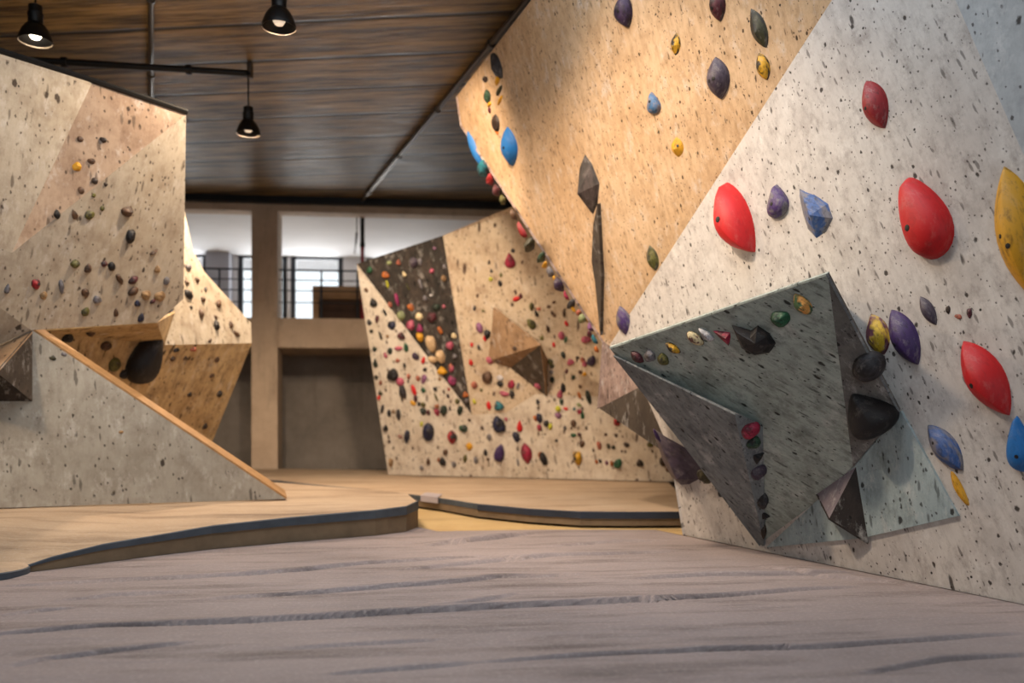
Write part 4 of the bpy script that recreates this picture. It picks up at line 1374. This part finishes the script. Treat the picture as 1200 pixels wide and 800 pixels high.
BL_list = [(429,340,5,6,'brown'),(438,354,9,11,'black'),(451,366,5,9,'black'),(433,377,6,7,'charcoal'),(442,374,5,10,'maroon'),(459,381,10,11,'navy'),(435,388,5,5,'dark_olive'),(446,393,5,11,'black'),(470,393,10,9,'maroon'),
 (454,394,4,5,'tan'),(476,407,6,12,'green'),(439,409,6,6,'dark_green'),(457,411,6,8,'dark_green'),(452,416,5,7,'pink'),(467,408,10,5,'pink'),(487,417,9,9,'dark_purple'),(496,422,5,9,'red'),(466,422,6,5,'salmon'),
 (440,425,6,11,'dark_green'),(474,428,4,6,'black'),(460,439,14,15,'black'),(469,447,10,10,'pink'),(472,458,9,18,'charcoal'),(441,442,5,6,'dark_olive'),(446,448,4,6,'salmon'),(446,460,5,7,'dark_olive'),(444,466,4,6,'red'),
 (479,441,5,7,'salmon'),(485,457,7,13,'red'),(487,467,5,9,'maroon'),(491,473,4,6,'black'),(490,443,6,7,'salmon'),(497,444,7,12,'mauve'),(496,457,6,7,'green'),(498,433,5,5,'charcoal'),(510,456,5,6,'black'),(511,465,4,11,'olive'),
 (515,444,4,4,'tan'),(520,459,3,5,'maroon'),(525,464,4,6,'maroon'),(526,456,3,4,'dark_red'),(527,478,3,6,'maroon'),(536,470,6,7,'olive'),(539,481,7,12,'dark_green'),(448,479,5,11,'charcoal'),(456,484,5,9,'charcoal'),(467,486,6,14,'charcoal'),
 (461,482,4,6,'tan'),(484,472,7,6,'yellow'),(496,482,8,9,'dark_green'),(496,474,6,6,'olive'),(502,483,5,7,'maroon'),(512,483,7,9,'crimson'),(512,476,6,5,'orange'),(520,481,9,13,'dark_green'),(452,501,6,8,'black'),(477,511,7,15,'navy'),
 (469,511,6,5,'salmon'),(502,506,14,22,'navy'),(494,497,4,7,'lime'),(530,512,12,17,'red_black'),(543,502,11,9,'green_black'),(456,517,4,5,'brown'),(550,492,4,4,'brown'),
 (585,497,16,20,'navy'),(550,523,8,10,'yellow'),(605,512,9,13,'navy'),(609,499,7,14,'red'),(585,531,13,21,'purple'),(617,531,14,25,'crimson'),(519,540,8,11,'black'),(522,530,6,8,'brown'),(514,538,4,6,'orange'),
 (502,540,5,9,'brown'),(545,537,5,10,'olive'),(558,539,6,9,'grey'),(569,530,5,8,'charcoal'),(572,538,4,4,'brown'),(573,512,6,8,'grey'),(565,501,5,5,'brown'),(637,537,10,16,'black'),(633,533,5,8,'orange'),(458,542,6,10,'tan'),(494,548,5,6,'grey'),
 (532,544,6,8,'grey'),(607,541,3,10,'grey'),(632,490,8,12,'navy'),(632,501,6,8,'crimson'),(627,490,5,7,'orange'),(640,496,7,8,'charcoal'),(645,500,5,8,'lime'),(672,496,7,9,'brown'),(662,501,4,5,'grey'),(672,510,7,5,'green'),
 (679,509,5,5,'maroon'),(682,520,7,9,'brown'),(652,516,4,4,'charcoal'),(702,522,6,10,'salmon'),(713,523,5,7,'dark_olive'),(719,524,5,6,'dark_olive'),(734,521,7,6,'dark_brown'),(710,509,4,4,'brown'),(722,510,4,5,'brown'),(747,503,7,8,'dark_olive'),
 (723,493,8,12,'red_black'),(677,537,11,17,'yellow_black'),(724,543,10,12,'green'),(717,543,4,8,'orange'),(750,542,9,9,'dark_brown'),(699,541,4,6,'orange'),(703,540,4,5,'black'),(711,542,4,6,'mauve'),(777,541,9,11,'dark_brown'),(783,549,6,8,'brown'),(762,520,8,8,'olive'),
 (573,475,6,11,'red'),(593,491,4,5,'pink')]
BU_list = [(571,442,13,16,'brown'),(586,443,8,8,'white'),(586,450,8,7,'black'),(599,450,9,10,'crimson'),(600,462,6,10,'charcoal'),(591,461,12,7,'pink'),(607,452,4,8,'grey'),(585,475,12,12,'teal'),(564,457,4,4,'olive'),(579,461,4,5,'brown'),
 (556,451,8,9,'salmon'),(556,470,4,6,'lime'),(647,429,6,6,'dark_olive'),(645,424,7,9,'olive'),(647,445,6,8,'dark_green'),(646,436,5,5,'grey'),(660,454,6,12,'black'),(656,461,7,11,'pink'),(658,471,5,8,'green_black'),(654,479,7,8,'lime'),
 (654,487,8,7,'mauve'),(663,479,6,4,'red'),(664,435,4,7,'maroon'),(672,442,5,6,'dark_green'),(680,436,5,5,'brown'),(685,438,5,5,'yellow'),(669,424,9,8,'pink'),(685,426,6,8,'pink'),(693,423,11,13,'dark_purple'),(680,453,5,5,'brown'),(679,463,5,8,'orange'),
 (690,465,8,17,'dark_green'),(679,474,7,6,'sage'),(679,482,7,7,'crimson'),(673,479,4,5,'teal'),(683,485,5,12,'green'),(586,332,5,8,'black'),(605,350,9,6,'red'),(610,346,5,6,'maroon'),(556,361,4,6,'charcoal'),(566,364,4,4,'olive'),
 (562,384,9,13,'mauve'),(571,392,8,12,'black'),(568,397,4,6,'red'),(553,404,4,6,'red'),(561,407,4,7,'charcoal'),(574,422,9,9,'pink'),(552,424,5,8,'red'),(623,359,6,11,'olive'),(629,367,5,8,'black'),(631,362,6,4,'salmon'),(623,380,11,13,'olive'),
 (642,385,5,10,'brown'),(650,369,4,5,'brown'),(661,367,4,11,'brown'),(664,379,5,7,'red'),(658,393,8,10,'pink'),(663,398,4,8,'green'),(649,404,4,7,'red'),(649,354,5,4,'brown'),(643,359,5,4,'brown'),(687,398,12,9,'pink'),(660,416,6,9,'dark_green'),
 (677,419,5,4,'dark_brown'),(683,422,6,8,'salmon'),(635,396,5,6,'olive'),(598,305,13,18,'crimson'),(601,294,5,5,'charcoal'),(576,317,4,5,'charcoal'),(573,307,3,6,'charcoal'),(587,322,4,6,'olive'),(612,307,3,5,'brown'),(575,327,5,5,'lime'),(630,471,4,8,'charcoal')]
V_list = [(585,424,8,6,'brown'),(603,408,7,6,'brown')]
V2_list = [(630,452,8,8,'pink'),(621,460,5,4,'dark_brown')]
L_list = {'U2': [(121,164,9,7,'dark_brown'),(94,163,8,7,'brown'),(107,189,10,7,'brown'),(90,195,11,11,'yellow'),(111,212,8,8,'dark_brown'),(95,223,8,9,'brown')],
 'U3': [(67,251,8,12,'black'),(88,251,8,12,'brown'),(105,252,12,11,'olive'),(120,244,6,7,'olive'),(149,248,15,13,'brown'),(153,277,12,17,'black'),(180,295,10,7,'brown'),(131,312,9,11,'black'),(122,309,8,8,'maroon'),(103,314,9,11,'brown'),
  (88,309,12,11,'olive'),(140,327,9,13,'brown'),(156,328,12,10,'maroon'),(156,341,13,11,'brown'),(42,333,11,13,'red_black'),(72,336,7,18,'grey'),(100,343,10,11,'brown'),(114,351,11,10,'grey'),(161,355,8,8,'navy'),(171,346,12,12,'tan'),(187,347,14,12,'tan'),
  (179,353,7,6,'maroon'),(100,365,10,11,'olive'),(136,366,6,10,'brown'),(195,329,8,10,'grey'),(184,315,8,9,'tan'),(51,346,9,10,'tan'),(8,338,7,12,'grey'),(165,372,8,11,'navy'),(110,229,5,5,'olive'),(124,216,5,5,'dark_brown')],
 'LB2': [(221,313,8,8,'grey'),(219,331,6,7,'brown'),(231,328,6,7,'brown'),(221,345,11,12,'black'),(241,339,4,6,'charcoal'),(238,351,6,7,'brown'),(256,356,7,10,'brown'),(224,360,4,5,'dark_brown'),(236,368,7,14,'brown'),(254,381,8,12,'black'),
  (271,380,6,9,'brown'),(277,391,9,8,'brown'),(246,399,5,5,'brown'),(253,372,5,6,'brown')],
 'LB1': [(57,390,5,11,'black'),(79,396,15,11,'charcoal'),(106,390,12,9,'brown'),(124,405,15,11,'brown'),(134,427,16,17,'olive'),(146,438,14,12,'black')],
 'LB3': [(206,410,9,6,'charcoal'),(226,409,9,6,'salmon'),(202,420,8,7,'brown'),(254,421,7,7,'brown'),(217,419,6,5,'brown'),(257,461,8,9,'dark_brown'),(240,499,7,8,'dark_brown'),(222,462,6,6,'dark_brown'),(248,440,7,6,'brown')],
 'WD': [(62,419,8,6,'dark_olive'),(75,415,7,5,'grey'),(142,506,6,4,'tan')]}

add_hold(168.5, 414.5, 46, 72, 'black', 'LB1', 'drop', 26, 0.7, 'big black faceted hold sticking out above the wooden edge of the wedge')
add_hold(703, 300, 9, 34, 'weathered', 'T1', 'ridge', 4, 0.4, 'long weathered sliver hold in the fold below the diamond shard')

REG = {'K': 'the dark triangular panel', 'BL': 'the cream rear wall', 'BU': 'the upper rear wall', 'V': 'the brown pyramid', 'V2': 'the pyramid underside',
       'U2': 'the upper left wall facet', 'U3': 'the overhanging left wall', 'LB1': 'the tan underside beside the wedge', 'LB2': 'the pale fin',
       'LB3': 'the shaded fin', 'WD': 'the grey wedge'}
GRP = {'K': 'small holds on the dark triangular panel', 'BL': 'small holds on the lower rear wall', 'BU': 'small holds on the upper rear wall', 'V': 'holds on the brown pyramid', 'V2': 'holds on the brown pyramid',
       'U2': 'small holds on the left wall', 'U3': 'small holds on the left wall', 'LB1': 'holds beside the wedge', 'LB2': 'small holds on the pale fin', 'LB3': 'small holds on the shaded fin', 'WD': 'holds on the grey wedge'}
CNAME = {'red_black': 'red and black', 'yellow_black': 'yellow and black', 'green_black': 'blackish green', 'plum_charcoal': 'dark plum', 'dark_olive': 'dark olive'}
LAND = {'BL': [(460, 439, 'the round black hold'), (585, 497, 'the fat navy egg hold'), (502, 506, 'the tall navy hold'), (617, 531, 'the large crimson hold'), (585, 531, 'the purple hold'),
               (530, 512, 'the red and black hold'), (677, 537, 'the yellow and black hold'), (553, 486, 'the tip of the dark panel'), (455, 555, 'the wall foot by the recess'), (425, 372, 'the mezzanine edge'), (724, 543, 'the green hold'), (632, 490, 'the small cluster hold')],
        'K': [(505, 403, 'the big beige hold'), (492, 395, 'the yellow hold'), (553, 486, 'the bottom tip'), (418, 309, 'the left corner'), (519, 276, 'the top corner'), (470, 370, 'the sage hold'), (518, 434, 'the lower yellow hold')],
        'BU': [(598, 305, 'the large crimson hold'), (578, 360, 'the pyramid top'), (633, 404, 'the pyramid tip'), (640, 464, 'the pyramid foot'), (553, 486, 'the tip of the dark panel'), (693, 423, 'the dark purple hold'), (690, 465, 'the long dark green hold'), (585, 475, 'the teal hold')],
        'U3': [(153, 277, 'the largest black hold'), (42, 333, 'the red and black hold'), (67, 251, 'the left black hold'), (165, 372, 'the lower navy hold'), (131, 312, 'the middle black hold')],
        'U2': [(90, 195, 'the yellow hold')], 'LB2': [(221, 345, 'the upper black hold'), (254, 381, 'the lower black hold'), (293, 378, 'the fin tip')],
        'LB3': [(295, 402, 'the column')], 'LB1': [(168, 414, 'the big black faceted hold')], 'V': [], 'V2': [], 'WD': []}
ALL = {'K': K_list, 'BL': BL_list, 'BU': BU_list, 'V': V_list, 'V2': V2_list}
ALL.update(L_list)
ORD = ['first', 'second', 'third', 'fourth', 'fifth', 'sixth', 'seventh', 'eighth', 'ninth', 'tenth']


def size_word(w, h):
    a = math.sqrt(w * h)
    return 'tiny' if a < 5.6 else ('small' if a < 8.5 else ('mid-sized' if a < 12.5 else 'large'))


def form_word(w, h):
    return ' upright' if h > 1.7 * w else (' wide' if w > 1.4 * h else '')


def label_region(key, items):
    reg = REG[key]
    out = [None] * len(items)
    desc = [size_word(w, h) + form_word(w, h) + ' ' + CNAME.get(c, c.replace('_', ' ')) for x, y, w, h, c in items]
    cols = [c for *_, c in items]
    used = set()
    rel = lambda dx, dy: ('right of' if dx > 0 else 'left of') if abs(dx) > abs(dy) else ('below' if dy > 0 else 'above')
    for i, (x, y, w, h, c) in enumerate(items):
        same_c = [j for j in range(len(items)) if cols[j] == c]
        same_d = [j for j in range(len(items)) if desc[j] == desc[i]]
        lab = None
        if len(same_c) == 1:
            lab = '%s hold, the only one of its colour on %s' % (desc[i], reg)
        elif len(same_d) == 1:
            lab = '%s hold, the only such one on %s' % (desc[i], reg)
        if lab is None:
            for lx, ly, ln in sorted(LAND[key], key=lambda q: (q[0] - x) ** 2 + (q[1] - y) ** 2):
                d0 = math.hypot(x - lx, y - ly)
                if d0 < 3 or d0 > 70: continue
                r_ = rel(x - lx, y - ly)
                riv = [j for j in same_d if j != i and rel(items[j][0] - lx, items[j][1] - ly) == r_
                       and math.hypot(items[j][0] - lx, items[j][1] - ly) < d0 + 2]
                if not riv:
                    cand = '%s hold on %s, nearest %s %s' % (desc[i], reg, r_, ln)
                    cand = cand.replace(' on the ', ' on ').replace('overhanging left wall', 'left wall')
                    if cand not in used and len(cand.split()) <= 16:
                        lab = cand; break
        if lab is None:
            sx = sorted(same_d, key=lambda j: items[j][0]); k = sx.index(i)
            sy = sorted(same_d, key=lambda j: items[j][1]); ky = sy.index(i)
            n_ = len(sx)
            if k < 10 and k <= n_ - 1 - k:
                lab = '%s hold on %s, %s from the left of its kind' % (desc[i], reg, ORD[k])
            else:
                lab = '%s hold on %s, %s from the right of its kind' % (desc[i], reg, ORD[min(9, n_ - 1 - k)])
        used.add(lab)
        out[i] = lab
    return out


for key, items in ALL.items():
    labs = label_region(key, items)
    for (x, y, w, h, c), lab in zip(items, labs):
        add_hold(x, y, w, h, c, key, None, random.uniform(-25, 15), random.uniform(0.55, 0.9), lab, GRP[key], None, random.random() < 0.5)

# the 300 holds that show largest stay things of their own; the tiniest rest is one scatter
keep = 300
order = sorted(HOLDS, key=lambda q: -q[3] * q[4])
rest = order[keep:]
vs_, fs_, mi_, mats_ = [], [], [], []
for ob, *_r in rest:
    if ob.children:
        continue
    col = ob.material_slots[0].material
    if col not in mats_:
        mats_.append(col)
    b0 = len(vs_)
    M = ob.matrix_world.copy()
    flip = M.to_3x3().determinant() < 0
    vs_ += [M @ v.co for v in ob.data.vertices]
    for p in ob.data.polygons:
        f = [b0 + i for i in p.vertices]
        fs_.append(f[::-1] if flip else f); mi_.append(mats_.index(col))
    bpy.data.objects.remove(ob)
me = mesh_from('climbing_hold_scatter', vs_, fs_, True)
for m_ in mats_:
    me.materials.append(m_)
me.polygons.foreach_set('material_index', mi_)
tag(link('climbing_hold_scatter', me), 'tiniest climbing holds scattered over the rear and left walls', 'climbing holds', None, 'stuff')

# ================================================= LIGHT ===================
wd = bpy.data.worlds.new('sky')
SC.world = wd
wd.use_nodes = True
bg = wd.node_tree.nodes['Background']
bg.inputs[0].default_value = (0.93, 0.96, 1.0, 1)
bg.inputs[1].default_value = 1.5


def light(typ, name, loc, power, col, target=None, **kw):
    d = bpy.data.lights.new(name, typ)
    d.energy = power
    d.color = col
    for k, v in kw.items():
        setattr(d, k, v)
    o = bpy.data.objects.new(name, d)
    o.location = loc
    if target is not None:
        o.rotation_euler = (Vector(target) - Vector(loc)).to_track_quat('-Z', 'Y').to_euler()
    COL.objects.link(o)
    return o


WARM = (1.0, 0.77, 0.55)
WARM2 = (1.0, 0.84, 0.66)
DAY = (0.84, 0.9, 1.0)
DAYB = (1.0, 0.97, 0.96)
# the pendants of the photo
for b_, pw in ((lb1_, 50), (lb2_, 230), (lb3_, 430)):
    light('SPOT', 'warm_spot', b_ + Vector((0, 0, 0.01)), pw, WARM, b_ + Vector((0.0, 0.0, -1)), spot_size=math.radians(165), spot_blend=0.4, shadow_soft_size=0.05)
# spots above and beside the frame
light('SPOT', 'warm_spot', (-0.8, 6.15, 4.0), 480, WARM, (-0.9, 11.0, 1.0), spot_size=math.radians(75), spot_blend=0.8, shadow_soft_size=0.12)  # added spot without a fixture, brightens the rear wall
light('SPOT', 'warm_spot', (-0.9, 4.4, 3.9), 430, WARM, (0.9, 5.6, 1.5), spot_size=math.radians(85), spot_blend=0.9, shadow_soft_size=0.12)
light('SPOT', 'warm_spot', (-3.9, 4.0, 2.9), 190, WARM, (-3.5, 5.6, 1.75), spot_size=math.radians(80), spot_blend=0.9, shadow_soft_size=0.12)
# daylight: added skylight over the near mat, windows behind the camera and on the mezzanine
c = bk(uc_, vc_, ZC + 0.25)
light('AREA', 'added_skylight_light', c, 118, (0.88, 0.92, 1.0), c - Vector((0, 0, 1)), shape='RECTANGLE', size=3.0, size_y=2.8)
for a, b in wins:
    c = bk((a + b) / 2, -19.2, 2.45)
    light('AREA', 'window_daylight', c, 45, DAY, c + V, shape='RECTANGLE', size=b - a, size_y=2.9)
for a, b in winb[:4]:
    c = bk((a + b) / 2, VB + 0.35, (zt + zb) / 2)
    light('AREA', 'window_daylight', c, 50, DAYB, c - V, shape='RECTANGLE', size=b - a, size_y=zt - zb)

SC.view_settings.view_transform = 'Standard'
SC.view_settings.look = 'None'
SC.view_settings.gamma = 1.0
SC.view_settings.use_curve_mapping = False
SC.view_settings.exposure = 0.16
SC.cycles.use_denoising = True
SC.cycles.max_bounces = 8
SC.cycles.sample_clamp_indirect = 8
